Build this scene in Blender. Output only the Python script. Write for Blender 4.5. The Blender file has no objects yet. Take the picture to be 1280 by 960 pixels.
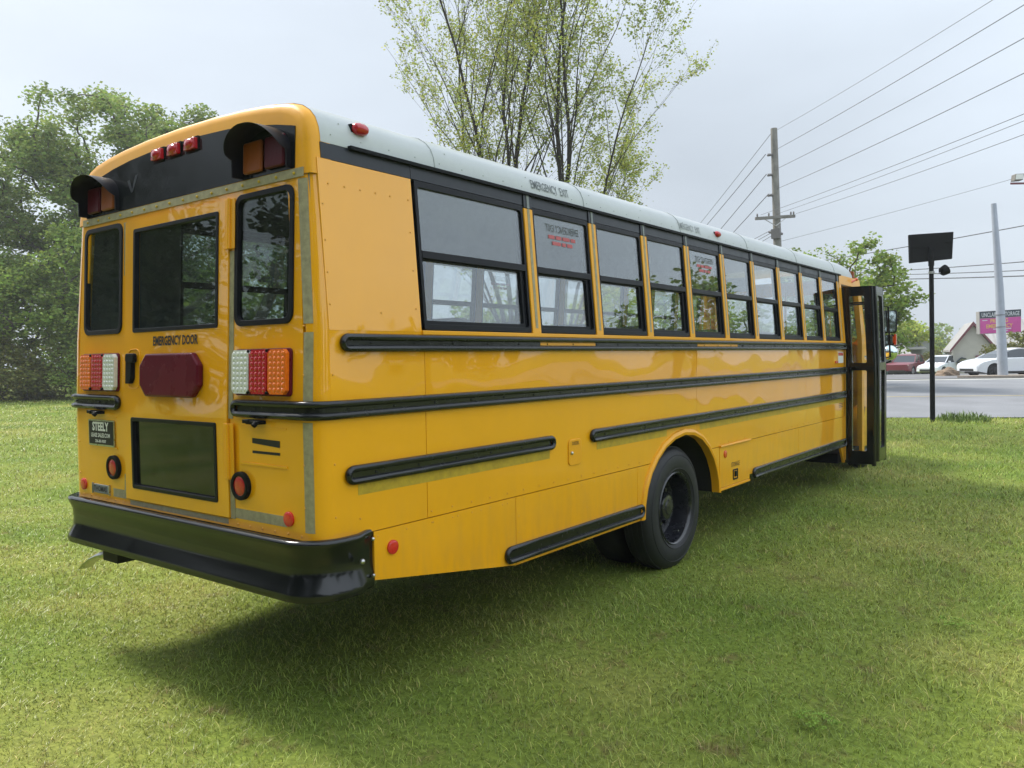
import bpy, bmesh, math, random
import numpy as np
from mathutils import Vector, Matrix
R_ = math.radians
SC = bpy.context.scene
COL = SC.collection
# ------------------------------------------------------------------ camera
CAM = Vector((4.1437, -2.3451, 1.7882))
yaw, pitch, roll = 0.6534, -0.0331, -0.0149
Fv = Vector((-math.sin(yaw)*math.cos(pitch), math.cos(yaw)*math.cos(pitch), math.sin(pitch)))
Rv = Vector((math.cos(yaw), math.sin(yaw), 0)); Uv = Rv.cross(Fv)
R2 = Rv*math.cos(roll)+Uv*math.sin(roll); U2 = -Rv*math.sin(roll)+Uv*math.cos(roll)
cd = bpy.data.cameras.new('camera'); cam = bpy.data.objects.new('camera', cd); COL.objects.link(cam)
cam.matrix_world = Matrix(((R2.x, U2.x, -Fv.x, CAM.x), (R2.y, U2.y, -Fv.y, CAM.y), (R2.z, U2.z, -Fv.z, CAM.z), (0, 0, 0, 1)))
cd.sensor_width = 36; cd.lens = 28.045; cd.clip_end = 3000; cd.clip_start = 0.05
SC.camera = cam
# ------------------------------------------------------------------ sky, sun, exposure
SUN = Vector((-0.84, 0.0, 1.0)).normalized()          # direction towards the sun
EL = math.asin(SUN.z); AZ = math.atan2(SUN.x, SUN.y)
w = bpy.data.worlds.new("World"); SC.world = w; w.use_nodes = True
nt = w.node_tree; nt.nodes.clear()
def N(t, **k):
    n = nt.nodes.new(t)
    for a, b in k.items(): setattr(n, a, b)
    return n
out = N('ShaderNodeOutputWorld'); bg = N('ShaderNodeBackground'); sky = N('ShaderNodeTexSky')
sky.sky_type = 'NISHITA'; sky.sun_disc = False; sky.sun_elevation = EL; sky.sun_rotation = AZ
sky.air_density = 1.0; sky.dust_density = 3.0; sky.ozone_density = 1.0
bg.inputs['Strength'].default_value = 0.1
# thin overcast: a pale cloud sheet over the blue, streaky, brighter high up and out over the open street side
geo = N('ShaderNodeTexCoord'); mp = N('ShaderNodeMapping'); mp.inputs['Scale'].default_value = (1.2, 1.2, 4.0)
no = N('ShaderNodeTexNoise'); no.inputs['Scale'].default_value = 1.6; no.inputs['Detail'].default_value = 6; no.inputs['Roughness'].default_value = .55
nt.links.new(geo.outputs['Generated'], mp.inputs[0]); nt.links.new(mp.outputs[0], no.inputs['Vector'])
dotn = N('ShaderNodeVectorMath', operation='DOT_PRODUCT'); dotn.inputs[1].default_value = Vector((0.72, 0.05, 0.66)).normalized()
nt.links.new(geo.outputs['Generated'], dotn.inputs[0])
rb = N('ShaderNodeMapRange'); rb.inputs['From Min'].default_value = -0.1; rb.inputs['From Max'].default_value = 1.0
rb.inputs['To Min'].default_value = 5.9; rb.inputs['To Max'].default_value = 17.0
nt.links.new(dotn.outputs['Value'], rb.inputs['Value'])
ds = N('ShaderNodeVectorMath', operation='DOT_PRODUCT'); ds.inputs[1].default_value = SUN
nt.links.new(geo.outputs['Generated'], ds.inputs[0])
rs = N('ShaderNodeMapRange'); rs.inputs['From Min'].default_value = 0.35; rs.inputs['From Max'].default_value = 1.0
rs.inputs['To Min'].default_value = 0.0; rs.inputs['To Max'].default_value = 3.6
nt.links.new(ds.outputs['Value'], rs.inputs['Value'])
ad = N('ShaderNodeMath', operation='ADD'); nt.links.new(rb.outputs[0], ad.inputs[0]); nt.links.new(rs.outputs[0], ad.inputs[1])
nr = N('ShaderNodeMapRange'); nr.inputs['From Min'].default_value = .3; nr.inputs['From Max'].default_value = .7
nr.inputs['To Min'].default_value = .93; nr.inputs['To Max'].default_value = 1.06
nt.links.new(no.outputs['Fac'], nr.inputs['Value'])
mm = N('ShaderNodeMath', operation='MULTIPLY'); nt.links.new(ad.outputs[0], mm.inputs[0]); nt.links.new(nr.outputs[0], mm.inputs[1])
cloud = N('ShaderNodeVectorMath', operation='SCALE'); cloud.inputs[0].default_value = (0.87, 0.965, 1.07)
nt.links.new(mm.outputs[0], cloud.inputs['Scale'])
mx = N('ShaderNodeMixRGB'); mx.inputs['Fac'].default_value = 0.86
nt.links.new(sky.outputs[0], mx.inputs[1]); nt.links.new(cloud.outputs[0], mx.inputs[2])
nt.links.new(mx.outputs[0], bg.inputs['Color']); nt.links.new(bg.outputs[0], out.inputs[0])
sl = bpy.data.lights.new('sun', 'SUN'); sl.energy = 4.2; sl.angle = R_(15); sl.color = (1.0, .95, .86)
so = bpy.data.objects.new('sun', sl); COL.objects.link(so); so.rotation_euler = SUN.to_track_quat('Z', 'Y').to_euler(); so.location = (-10, 0, 30)
SC.view_settings.view_transform = 'Standard'; SC.view_settings.look = 'None'
SC.view_settings.exposure = 0.25; SC.view_settings.gamma = 1.0; SC.view_settings.use_curve_mapping = False
SC.render.engine = 'CYCLES'
SC.cycles.max_bounces = 10; SC.cycles.transparent_max_bounces = 24

# ------------------------------------------------------------------ materials
def srgb(r, g, b):
    f = lambda c: (c/255/12.92 if c/255 <= .04045 else ((c/255+.055)/1.055)**2.4)
    return (f(r), f(g), f(b), 1)
def mat(name, col, rough=.5, metal=0, coat=0, noise=None, bump=None, spec=.5,  trans=None, coatr=.05):
    """noise=(scale, amount) colour mottling; bump=(scale, strength, distance)"""
    m = bpy.data.materials.new(name); m.use_nodes = True; t = m.node_tree; p = t.nodes['Principled BSDF']
    if len(col) == 3: col = (*col, 1)
    p.inputs['Base Color'].default_value = col; p.inputs['Roughness'].default_value = rough; p.inputs['Metallic'].default_value = metal
    p.inputs['Coat Weight'].default_value = coat; p.inputs['Coat Roughness'].default_value = coatr
    p.inputs['Specular IOR Level'].default_value = spec
    tc = t.nodes.new('ShaderNodeTexCoord')
    if noise:
        n = t.nodes.new('ShaderNodeTexNoise'); n.inputs['Scale'].default_value = noise[0]; n.inputs['Detail'].default_value = 6; n.inputs['Roughness'].default_value = .65
        t.links.new(tc.outputs['Object'], n.inputs['Vector'])
        mr = t.nodes.new('ShaderNodeMapRange'); mr.inputs['From Min'].default_value = .3; mr.inputs['From Max'].default_value = .7
        mr.inputs['To Min'].default_value = 1-noise[1]; mr.inputs['To Max'].default_value = 1+noise[1]
        t.links.new(n.outputs['Fac'], mr.inputs['Value'])
        s = t.nodes.new('ShaderNodeVectorMath'); s.operation = 'SCALE'; s.inputs[0].default_value = col[:3]
        t.links.new(mr.outputs[0], s.inputs['Scale']); t.links.new(s.outputs[0], p.inputs['Base Color'])
        m2 = t.nodes.new('ShaderNodeMapRange'); m2.inputs['From Min'].default_value = .3; m2.inputs['From Max'].default_value = .7
        m2.inputs['To Min'].default_value = max(.02, rough-.06); m2.inputs['To Max'].default_value = min(1, rough+.08)
        t.links.new(n.outputs['Fac'], m2.inputs['Value']); t.links.new(m2.outputs[0], p.inputs['Roughness'])
    if bump:
        n = t.nodes.new('ShaderNodeTexNoise'); n.inputs['Scale'].default_value = bump[0]; n.inputs['Detail'].default_value = bump[3] if len(bump) > 3 else 4
        t.links.new(tc.outputs['Object'], n.inputs['Vector'])
        b = t.nodes.new('ShaderNodeBump'); b.inputs['Strength'].default_value = bump[1]; b.inputs['Distance'].default_value = bump[2]
        t.links.new(n.outputs['Fac'], b.inputs['Height']); t.links.new(b.outputs[0], p.inputs['Normal']); t.links.new(b.outputs[0], p.inputs['Coat Normal'])
    return m
def glass(name, tint, rough=0.0, ior=1.5):
    m = bpy.data.materials.new(name); m.use_nodes = True; t = m.node_tree; t.nodes.clear()
    o = t.nodes.new('ShaderNodeOutputMaterial'); mixs = t.nodes.new('ShaderNodeMixShader'); tr = t.nodes.new('ShaderNodeBsdfTransparent'); gl = t.nodes.new('ShaderNodeBsdfGlossy')
    lw = t.nodes.new('ShaderNodeLayerWeight'); lw.inputs['Blend'].default_value = .5; f0 = ((ior-1)/(ior+1))**2*.9
    pw = t.nodes.new('ShaderNodeMath'); pw.operation = 'POWER'; pw.inputs[1].default_value = 4.2; t.links.new(lw.outputs['Facing'], pw.inputs[0])
    fr = t.nodes.new('ShaderNodeMath'); fr.operation = 'MULTIPLY_ADD'; fr.inputs[1].default_value = .95-f0; fr.inputs[2].default_value = f0; t.links.new(pw.outputs[0], fr.inputs[0])
    gl.inputs['Roughness'].default_value = rough; gl.inputs['Color'].default_value = (.9, .93, .95, 1); tr.inputs['Color'].default_value = (*tint, 1)
    # faint dust that scatters a little light
    df = t.nodes.new('ShaderNodeBsdfDiffuse'); df.inputs['Color'].default_value = (.5, .5, .48, 1); mx2 = t.nodes.new('ShaderNodeMixShader')
    tc = t.nodes.new('ShaderNodeTexCoord'); n = t.nodes.new('ShaderNodeTexNoise'); n.inputs['Scale'].default_value = 14; n.inputs['Detail'].default_value = 8
    t.links.new(tc.outputs['Object'], n.inputs['Vector'])
    mr = t.nodes.new('ShaderNodeMapRange'); mr.inputs['From Min'].default_value = .35; mr.inputs['From Max'].default_value = .8; mr.inputs['To Min'].default_value = .0; mr.inputs['To Max'].default_value = .05
    t.links.new(n.outputs['Fac'], mr.inputs['Value']); t.links.new(mr.outputs[0], mx2.inputs[0])
    n2 = t.nodes.new('ShaderNodeTexNoise'); n2.inputs['Scale'].default_value = 1.3; t.links.new(tc.outputs['Object'], n2.inputs['Vector'])
    b = t.nodes.new('ShaderNodeBump'); b.inputs['Strength'].default_value = .12; b.inputs['Distance'].default_value = .01; t.links.new(n2.outputs['Fac'], b.inputs['Height']); t.links.new(b.outputs[0], gl.inputs['Normal'])
    t.links.new(tr.outputs[0], mx2.inputs[1]); t.links.new(df.outputs[0], mx2.inputs[2])
    t.links.new(fr.outputs[0], mixs.inputs[0]); t.links.new(mx2.outputs[0], mixs.inputs[1]); t.links.new(gl.outputs[0], mixs.inputs[2]); t.links.new(mixs.outputs[0], o.inputs[0])
    return m
M = {}
M['yellow'] = mat('bus_yellow', (.84, .372, .003), .42, coat=1.0, noise=(1.7, .03), bump=(1.7, .6, .02, 1), coatr=.02, spec=.1)
M['yellow'].node_tree.nodes['Principled BSDF'].inputs['Coat IOR'].default_value = 1.6
def grime(m):
    t = m.node_tree; p = t.nodes['Principled BSDF']; src = p.inputs['Base Color'].links[0].from_socket; g = t.nodes.new('ShaderNodeNewGeometry'); sp = t.nodes.new('ShaderNodeSeparateXYZ'); t.links.new(g.outputs['Position'], sp.inputs[0])
    mr = t.nodes.new('ShaderNodeMapRange'); mr.inputs['From Min'].default_value = 1.15; mr.inputs['From Max'].default_value = .5; mr.inputs['To Min'].default_value = .02; mr.inputs['To Max'].default_value = .30; t.links.new(sp.outputs['Z'], mr.inputs['Value'])
    mp_ = t.nodes.new('ShaderNodeMapping'); mp_.inputs['Scale'].default_value = (9, 9, 1.6); t.links.new(g.outputs['Position'], mp_.inputs[0]); n = t.nodes.new('ShaderNodeTexNoise'); n.inputs['Scale'].default_value = 1.4; n.inputs['Detail'].default_value = 7; n.inputs['Roughness'].default_value = .7; t.links.new(mp_.outputs[0], n.inputs['Vector'])
    r = t.nodes.new('ShaderNodeMapRange'); r.inputs['From Min'].default_value = .42; r.inputs['From Max'].default_value = .72; t.links.new(n.outputs['Fac'], r.inputs['Value']); k = t.nodes.new('ShaderNodeMath'); k.operation = 'MULTIPLY'; t.links.new(mr.outputs[0], k.inputs[0]); t.links.new(r.outputs[0], k.inputs[1])
    mx_ = t.nodes.new('ShaderNodeMixRGB'); mx_.inputs[2].default_value = (.30, .20, .09, 1); t.links.new(k.outputs[0], mx_.inputs[0]); t.links.new(src, mx_.inputs[1]); t.links.new(mx_.outputs[0], p.inputs['Base Color'])
grime(M['yellow'])
M['yellow_flat'] = mat('bus_yellow_trim', (.80, .36, .008), .42, coat=.25, noise=(6, .05), spec=.25)
M['black'] = mat('black_enamel', (.005, .006, .007), .15, noise=(5, .5), bump=(5, .12, .006, 2), spec=.55)
M['black_rail'] = mat('black_rail', (.006, .007, .009), .22, noise=(20, .4), bump=(30, .15, .004))
M['black_matte'] = mat('black_matte', (.005, .006, .007), .55, noise=(12, .3), spec=.12)
M['header'] = mat('dark_header', (.018, .022, .030), .38, noise=(8, .2), spec=.35)
M['frame'] = mat('window_frame', (.006, .007, .010), .38, noise=(12, .3), spec=.18)
M['roof'] = mat('roof_white', (.43, .46, .46), .38, coat=.2, noise=(5, .07), bump=(2.2, .2, .01))
M['tape'] = mat('reflective_tape', (.31, .275, .165), .55, noise=(30, .25))
M['tape_yellow'] = mat('reflective_tape_yellow', (.46, .31, .015), .55, noise=(20, .2))
M['tape_grey'] = mat('reflective_tape_grey', (.20, .22, .22), .5, noise=(20, .3))
M['interior'] = mat('interior_panel', (.20, .22, .23), .7, noise=(4, .1))
M['ceiling'] = mat('ceiling_panel', (.17, .19, .20), .7, noise=(4, .1))
M['seat'] = mat('seat_vinyl', (.05, .055, .065), .55, noise=(8, .3))
M['floor'] = mat('rubber_floor', (.03, .03, .03), .7, noise=(8, .3))
M['rubber'] = mat('tyre_rubber', (.010, .011, .014), .55, noise=(14, .35), bump=(60, .3, .003))
M['rim'] = mat('rim_black', (.010, .011, .015), .25, coat=.4, noise=(10, .3))
M['steel'] = mat('bright_steel', (.5, .5, .5), .3, metal=1, noise=(20, .2))
M['chassis'] = mat('chassis', (.012, .012, .012), .7)
M['glass'] = glass('side_glass', (.88, .91, .92), ior=1.95)
M['glass_rear'] = glass('tinted_glass', (.62, .69, .66), ior=1.45)
M['glass_dark'] = glass('dark_glass', (.03, .045, .04), ior=1.5)
def lens(name, c, scale=90, rough=.15):
    return mat(name, c, rough, coat=.6, noise=(60, .15), bump=(scale, .4, .004))
M['red'] = lens('red_lens', (.45, .008, .015)); M['dkred'] = mat('dark_red_lens', (.095, .002, .012), .25, noise=(4, .15), spec=.25)
M['amber'] = lens('amber_lens', (.80, .16, .01)); M['clear'] = lens('clear_lens', (.66, .67, .64)); M['orange'] = lens('orange_reflector', (.65, .07, .01)); M['redref'] = lens('red_reflector', (.60, .015, .015))
M['dkamber'] = mat('dark_amber_lens', (.24, .06, .006), .35, bump=(50, .3, .004), spec=.2); M['dkredlens'] = mat('warning_red_lens', (.075, .004, .010), .35, bump=(50, .3, .004), spec=.2)
M['hood'] = mat('hood_black', (.005, .005, .008), .40, noise=(10, .3), spec=.18); M['gloss_panel'] = mat('gloss_panel', (.006, .008, .009), .16, noise=(7, .4), spec=.3, bump=(3, .15, .006))
M['ink'] = mat('black_ink', (.012, .011, .010), .6); M['ink_red'] = mat('red_ink', (.45, .10, .11), .6); M['ink_fade'] = mat('faded_ink', (.11, .125, .13), .6)
M['white_ink'] = mat('white_ink', (.75, .75, .73), .6); M['rivet'] = mat('rivet', (.70, .32, .02), .4)
M['white_plastic'] = mat('white_label', (.7, .7, .7), .5)

# ------------------------------------------------------------------ object helpers
ROOT = {}
def tag(o, label=None, cat=None, group=None, kind=None):
    if label: o['label'] = label
    if cat: o['category'] = cat
    if group: o['group'] = group
    if kind: o['kind'] = kind
    return o
def thing(name, loc, label, cat, group=None):
    o = bpy.data.objects.new(name, None); COL.objects.link(o); o.location = loc; o.empty_display_size = .2
    ROOT[o.name] = Vector(loc); return tag(o, label, cat, group)
def rootloc(p):
    return ROOT[p.name] if p is not None else Vector((0, 0, 0))
class MB:
    def __init__(s): s.v = []; s.f = []; s.m = []; s.mi = 0
    def add(s, vs, fs):
        b = len(s.v); s.v += [tuple(v) for v in vs]; s.f += [tuple(i+b for i in f) for f in fs]; s.m += [s.mi]*len(fs); return s
    def box(s, a, b, T=None):
        x0, y0, z0 = a; x1, y1, z1 = b
        vs = [(x, y, z) for x in (x0, x1) for y in (y0, y1) for z in (z0, z1)]
        if T: vs = [T(*v) for v in vs]
        return s.add(vs, [(0, 1, 3, 2), (4, 6, 7, 5), (0, 4, 5, 1), (2, 3, 7, 6), (0, 2, 6, 4), (1, 5, 7, 3)])
    def prism(s, loop, d0, d1, T):
        n = len(loop); vs = [T(a, b, d0) for a, b in loop]+[T(a, b, d1) for a, b in loop]
        return s.add(vs, [tuple(range(n))[::-1], tuple(range(n, 2*n))]+[(i, (i+1) % n, n+(i+1) % n, n+i) for i in range(n)])
    def ring(s, outer, inner, d0, d1, T):
        """plate between two loops of equal length"""
        n = len(outer); vs = [T(a, b, d) for d in (d0, d1) for l in (outer, inner) for a, b in l]
        fs = []
        for i in range(n):
            j = (i+1) % n
            fs += [(i, n+i, n+j, j), (2*n+i, 2*n+j, 3*n+j, 3*n+i), (i, j, 2*n+j, 2*n+i), (n+i, 3*n+i, 3*n+j, n+j)]
        return s.add(vs, fs)
    def tube(s, pts, r, n=8, closed=False, cap=True):
        pts = [Vector(p) for p in pts]; k = len(pts)
        rs = r if isinstance(r, (list, tuple)) else [r]*k
        vs = []; prev = None
        for i, p in enumerate(pts):
            if closed: t = pts[(i+1) % k]-pts[i-1]
            else: t = pts[min(i+1, k-1)]-pts[max(i-1, 0)]
            t.normalize()
            if prev is None:
                a = Vector((0, 0, 1)) if abs(t.z) < .9 else Vector((1, 0, 0)); u = t.cross(a).normalized()
            else:
                u = (prev-t*prev.dot(t)).normalized()
            prev = u; v = t.cross(u)
            for j in range(n):
                an = 2*math.pi*j/n; vs.append(p+(u*math.cos(an)+v*math.sin(an))*rs[i])
        fs = []
        for i in range(k if closed else k-1):
            for j in range(n):
                a = i*n+j; b = i*n+(j+1) % n; c = ((i+1) % k)*n+(j+1) % n; d_ = ((i+1) % k)*n+j; fs.append((a, b, c, d_))
        if not closed and cap: fs += [tuple(range(n))[::-1], tuple((k-1)*n+j for j in range(n))]
        return s.add(vs, fs)
    def loft(s, secs, closed=True, cap=True):
        n = len(secs[0]); vs = [p for q in secs for p in q]; fs = []
        for i in range(len(secs)-1):
            for j in range(n if closed else n-1):
                fs.append((i*n+j, i*n+(j+1) % n, (i+1)*n+(j+1) % n, (i+1)*n+j))
        if cap and closed: fs += [tuple(range(n))[::-1], tuple((len(secs)-1)*n+j for j in range(n))]
        return s.add(vs, fs)
    def lathe(s, prof, T, n=48, closed=False):
        secs = [[T(r, a*2*math.pi/n, h) for (r, h) in prof] for a in range(n)]
        k = len(prof); vs = [p for q in secs for p in q]; fs = []
        for i in range(n):
            for j in range(k if closed else k-1):
                fs.append((i*k+j, ((i+1) % n)*k+j, ((i+1) % n)*k+(j+1) % k, i*k+(j+1) % k))
        return s.add(vs, fs)
    def ball(s, c, r, nu=10, nv=6, sc=(1, 1, 1)):
        vs = []; fs = []
        for i in range(nv+1):
            for j in range(nu):
                a = math.pi*i/nv; b = 2*math.pi*j/nu
                vs.append((c[0]+r*sc[0]*math.sin(a)*math.cos(b), c[1]+r*sc[1]*math.sin(a)*math.sin(b), c[2]+r*sc[2]*math.cos(a)))
        for i in range(nv):
            for j in range(nu): fs.append((i*nu+j, i*nu+(j+1) % nu, (i+1)*nu+(j+1) % nu, (i+1)*nu+j))
        return s.add(vs, fs)
    def build(s, name, m, parent=None, smooth=False, bevel=0, loc=None, label=None, merge=True, seg=2):
        me = bpy.data.meshes.new(name)
        base = rootloc(parent) if parent is not None else Vector(loc or (0, 0, 0))
        me.from_pydata([(x-base.x, y-base.y, z-base.z) for x, y, z in s.v], [], s.f)
        for q in (m if isinstance(m, list) else [m]): me.materials.append(q)
        me.polygons.foreach_set('material_index', s.m)
        if merge:
            bm = bmesh.new(); bm.from_mesh(me)
            bmesh.ops.remove_doubles(bm, verts=bm.verts, dist=1e-5)
            bmesh.ops.recalc_face_normals(bm, faces=bm.faces); bm.to_mesh(me); bm.free()
        o = bpy.data.objects.new(name, me); COL.objects.link(o)
        if parent is not None: o.parent = parent; ROOT[o.name] = base; 
        else: o.location = base; ROOT[o.name] = base
        if parent is not None and parent.name in PARTS: pass
        if bevel:
            b = o.modifiers.new('bevel', 'BEVEL'); b.width = bevel; b.segments = seg; b.limit_method = 'ANGLE'; b.angle_limit = R_(40)
        if smooth:
            for p in me.polygons: p.use_smooth = True
            if smooth != 'all':
                try: me.set_sharp_from_angle(angle=R_(smooth if smooth is not True else 38))
                except Exception: pass
        if label: o['label'] = label
        return o
PARTS = set()
def rrect(a0, b0, a1, b1, r=.05, n=5):
    L = []
    for (ca, cb, s0) in ((a1-r, b1-r, 0), (a0+r, b1-r, 90), (a0+r, b0+r, 180), (a1-r, b0+r, 270)):
        for i in range(n+1):
            an = R_(s0+90*i/n); L.append((ca+r*math.cos(an), cb+r*math.sin(an)))
    return L
def sqrect(a0, b0, a1, b1, n=5):
    """rectangle sampled with the same vertex count and order as rrect"""
    L = []
    for k, (ca, cb) in enumerate(((a1, b1), (a0, b1), (a0, b0), (a1, b0))):
        for i in range(n+1):
            e = .0008*(i-n/2)
            if k == 0: L.append((ca-max(e, 0), cb+min(e, 0)))
            elif k == 1: L.append((ca-min(e, 0)*1, cb-max(e, 0)))
            elif k == 2: L.append((ca+max(e, 0), cb-min(e, 0)))
            else: L.append((ca+min(e, 0), cb+max(e, 0)))
    return L
def stadium(a0, a1, b0, b1, n=8, rl=True, rr=True, step=.3):
    r = (b1-b0)/2; cb = (b0+b1)/2; L = []
    def seg(p, q):
        k = max(1, int(abs(q[0]-p[0])/step)); return [(p[0]+(q[0]-p[0])*i/k, p[1]) for i in range(1, k)]
    R_c = [(a1-r+r*math.sin(math.pi*i/n), cb-r*math.cos(math.pi*i/n)) for i in range(n+1)] if rr else [(a1, b0), (a1, b1)]
    L_c = [(a0+r-r*math.sin(math.pi*i/n), cb+r*math.cos(math.pi*i/n)) for i in range(n+1)] if rl else [(a0, b1), (a0, b0)]
    return R_c+seg(R_c[-1], L_c[0])+L_c+seg(L_c[-1], R_c[0])
def text(body, size, T, m, name='lettering', parent=None, sx=1.0, cx=0, cy=0, d=.002, align='CENTER', bold=0.0, mirror=False, merge_into=None):
    """lettering as a mesh, laid on a surface by T(a, b, depth)"""
    c = bpy.data.curves.new('t', 'FONT'); c.body = body; c.size = size; c.align_x = align; c.align_y = 'CENTER'; c.offset = bold; c.resolution_u = 2
    o = bpy.data.objects.new('t', c); COL.objects.link(o)
    dg = bpy.context.evaluated_depsgraph_get(); me = bpy.data.meshes.new_from_object(o.evaluated_get(dg))
    vs = [(v.co.x*sx*(-1 if mirror else 1)+cx, v.co.y+cy) for v in me.vertices]; fs = [tuple(p.vertices) for p in me.polygons]
    bpy.data.objects.remove(o); bpy.data.curves.remove(c); bpy.data.meshes.remove(me)
    b = merge_into or MB(); b.add([T(a, z, d) for a, z in vs], fs)
    if merge_into is not None: return None
    return b.build(name, m, parent, merge=False)

# ------------------------------------------------------------------ ground, road
FH = Vector((-.6076, .7941)); RH = Vector((.7942, .6075))
def st(s, D, z=0):     # street frame: s metres right, D metres ahead of where the photographer stands
    return (CAM.x+FH.x*D+RH.x*s, CAM.y+FH.y*D+RH.y*s, z)
def ss(t): t = min(1, max(0, t)); return t*t*(3-2*t)
def ssn(t): t = np.clip(t, 0, 1); return t*t*(3-2*t)
def height(x, y):
    x = np.asarray(x, float); y = np.asarray(y, float)
    D = (x-CAM.x)*FH.x+(y-CAM.y)*FH.y; s = (x-CAM.x)*RH.x+(y-CAM.y)*RH.y
    k = ssn((s+12)/14)
    h = .42*ssn((D-21)/19)-.45*ssn((D-46)/14)-.5*ssn((D-60)/16)
    far = ssn((np.hypot(x, y)-120)/60)
    return k*h*(1-far)+0.0
def road_near(s): return 21.3-.16*(s-11) if s > -3 else 21.3+.16*14+(-3-s)*.12     # near edge of the tarmac
def hgt(x, y): return float(height(x, y))

def in_bus(x, y): return (x > -1.3) & (x < 1.2) & (y > 0) & (y < 12.5)
def grass_shader(name, base=False):
    m = bpy.data.materials.new(name); m.use_nodes = True; t = m.node_tree; p = t.nodes['Principled BSDF']
    g = t.nodes.new('ShaderNodeNewGeometry')
    n1 = t.nodes.new('ShaderNodeTexNoise'); n1.inputs['Scale'].default_value = .55; n1.inputs['Detail'].default_value = 5
    n2 = t.nodes.new('ShaderNodeTexNoise'); n2.inputs['Scale'].default_value = 3.1; n2.inputs['Detail'].default_value = 6; n2.inputs['Roughness'].default_value = .7
    n3 = t.nodes.new('ShaderNodeTexNoise'); n3.inputs['Scale'].default_value = 1.1; n3.inputs['Detail'].default_value = 3
    mpz = t.nodes.new('ShaderNodeMapping'); mpz.inputs['Location'].default_value = (7, 3, 0)
    for n in (n1, n2): t.links.new(g.outputs['Position'], n.inputs['Vector'])
    t.links.new(g.outputs['Position'], mpz.inputs[0]); t.links.new(mpz.outputs[0], n3.inputs['Vector'])
    r1 = t.nodes.new('ShaderNodeValToRGB'); e = r1.color_ramp.elements
    e[0].position = .30; e[0].color = (.185, .275, .045, 1); e[1].position = .68; e[1].color = (.36, .38, .10, 1)
    x = e.new(.5); x.color = (.265, .33, .065, 1)
    t.links.new(n1.outputs['Fac'], r1.inputs[0])
    r2 = t.nodes.new('ShaderNodeValToRGB'); e = r2.color_ramp.elements
    e[0].position = .56; e[0].color = (0, 0, 0, 1); e[1].position = .74; e[1].color = (1, 1, 1, 1)
    t.links.new(n2.outputs['Fac'], r2.inputs[0])
    mx1 = t.nodes.new('ShaderNodeMixRGB'); mx1.inputs[2].default_value = (.22, .16, .075, 1)
    t.links.new(r2.outputs[0], mx1.inputs[0]); t.links.new(r1.outputs[0], mx1.inputs[1])
    last = mx1
    if not base:
        at = t.nodes.new('ShaderNodeAttribute'); at.attribute_name = 'tone'
        mul = t.nodes.new('ShaderNodeMixRGB'); mul.blend_type = 'MULTIPLY'; mul.inputs[0].default_value = 1
        t.links.new(last.outputs[0], mul.inputs[1]); t.links.new(at.outputs['Color'], mul.inputs[2]); last = mul
        tl = t.nodes.new('ShaderNodeBsdfTranslucent'); mxs = t.nodes.new('ShaderNodeMixShader'); mxs.inputs[0].default_value = .30
        t.links.new(last.outputs[0], tl.inputs['Color']); o = t.nodes['Material Output']
        t.links.new(p.outputs[0], mxs.inputs[1]); t.links.new(tl.outputs[0], mxs.inputs[2]); t.links.new(mxs.outputs[0], o.inputs[0])
        p.inputs['Roughness'].default_value = .42; p.inputs['Specular IOR Level'].default_value = .35
    else:
        mul = t.nodes.new('ShaderNodeMixRGB'); mul.blend_type = 'MULTIPLY'; mul.inputs[0].default_value = 1
        n4 = t.nodes.new('ShaderNodeTexNoise'); n4.inputs['Scale'].default_value = 25; n4.inputs['Detail'].default_value = 8; n4.inputs['Roughness'].default_value = .8
        t.links.new(g.outputs['Position'], n4.inputs['Vector'])
        r4 = t.nodes.new('ShaderNodeValToRGB'); r4.color_ramp.elements[0].position = .35; r4.color_ramp.elements[0].color = (.30, .32, .30, 1); r4.color_ramp.elements[1].position = .65; r4.color_ramp.elements[1].color = (.85, .85, .75, 1)
        t.links.new(n4.outputs['Fac'], r4.inputs[0]); t.links.new(last.outputs[0], mul.inputs[1]); t.links.new(r4.outputs[0], mul.inputs[2]); last = mul
        p.inputs['Roughness'].default_value = .9; p.inputs['Specular IOR Level'].default_value = .1
    t.links.new(last.outputs[0], p.inputs['Base Color'])
    return m
M['lawn'] = grass_shader('lawn_ground', True); M['blade'] = grass_shader('grass_blades')
def ground():
    xs = sorted(set([-400, -300, -180, -120, -95, -80] + [-70+2.5*i for i in range(49)] + [60, 80, 110, 160, 300, 400]))
    ys = sorted(set([-400, -300, -120, -60, -30, -15] + [-8+2.5*i for i in range(42)] + [105, 120, 150, 200, 300, 400]))
    rnd = random.Random(3); b = MB(); nx = len(xs)
    vs = [(x, y, hgt(x, y)+(rnd.uniform(-.015, .015) if -60 < x < 40 and 12 < y < 60 else 0)) for y in ys for x in xs]
    b.add(vs, [(j*nx+i, j*nx+i+1, (j+1)*nx+i+1, (j+1)*nx+i) for j in range(len(ys)-1) for i in range(nx-1)])
    tag(b.build('ground', M['lawn'], merge=False, smooth='all'), 'lawn ground', None, kind='structure')
ground()
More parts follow.
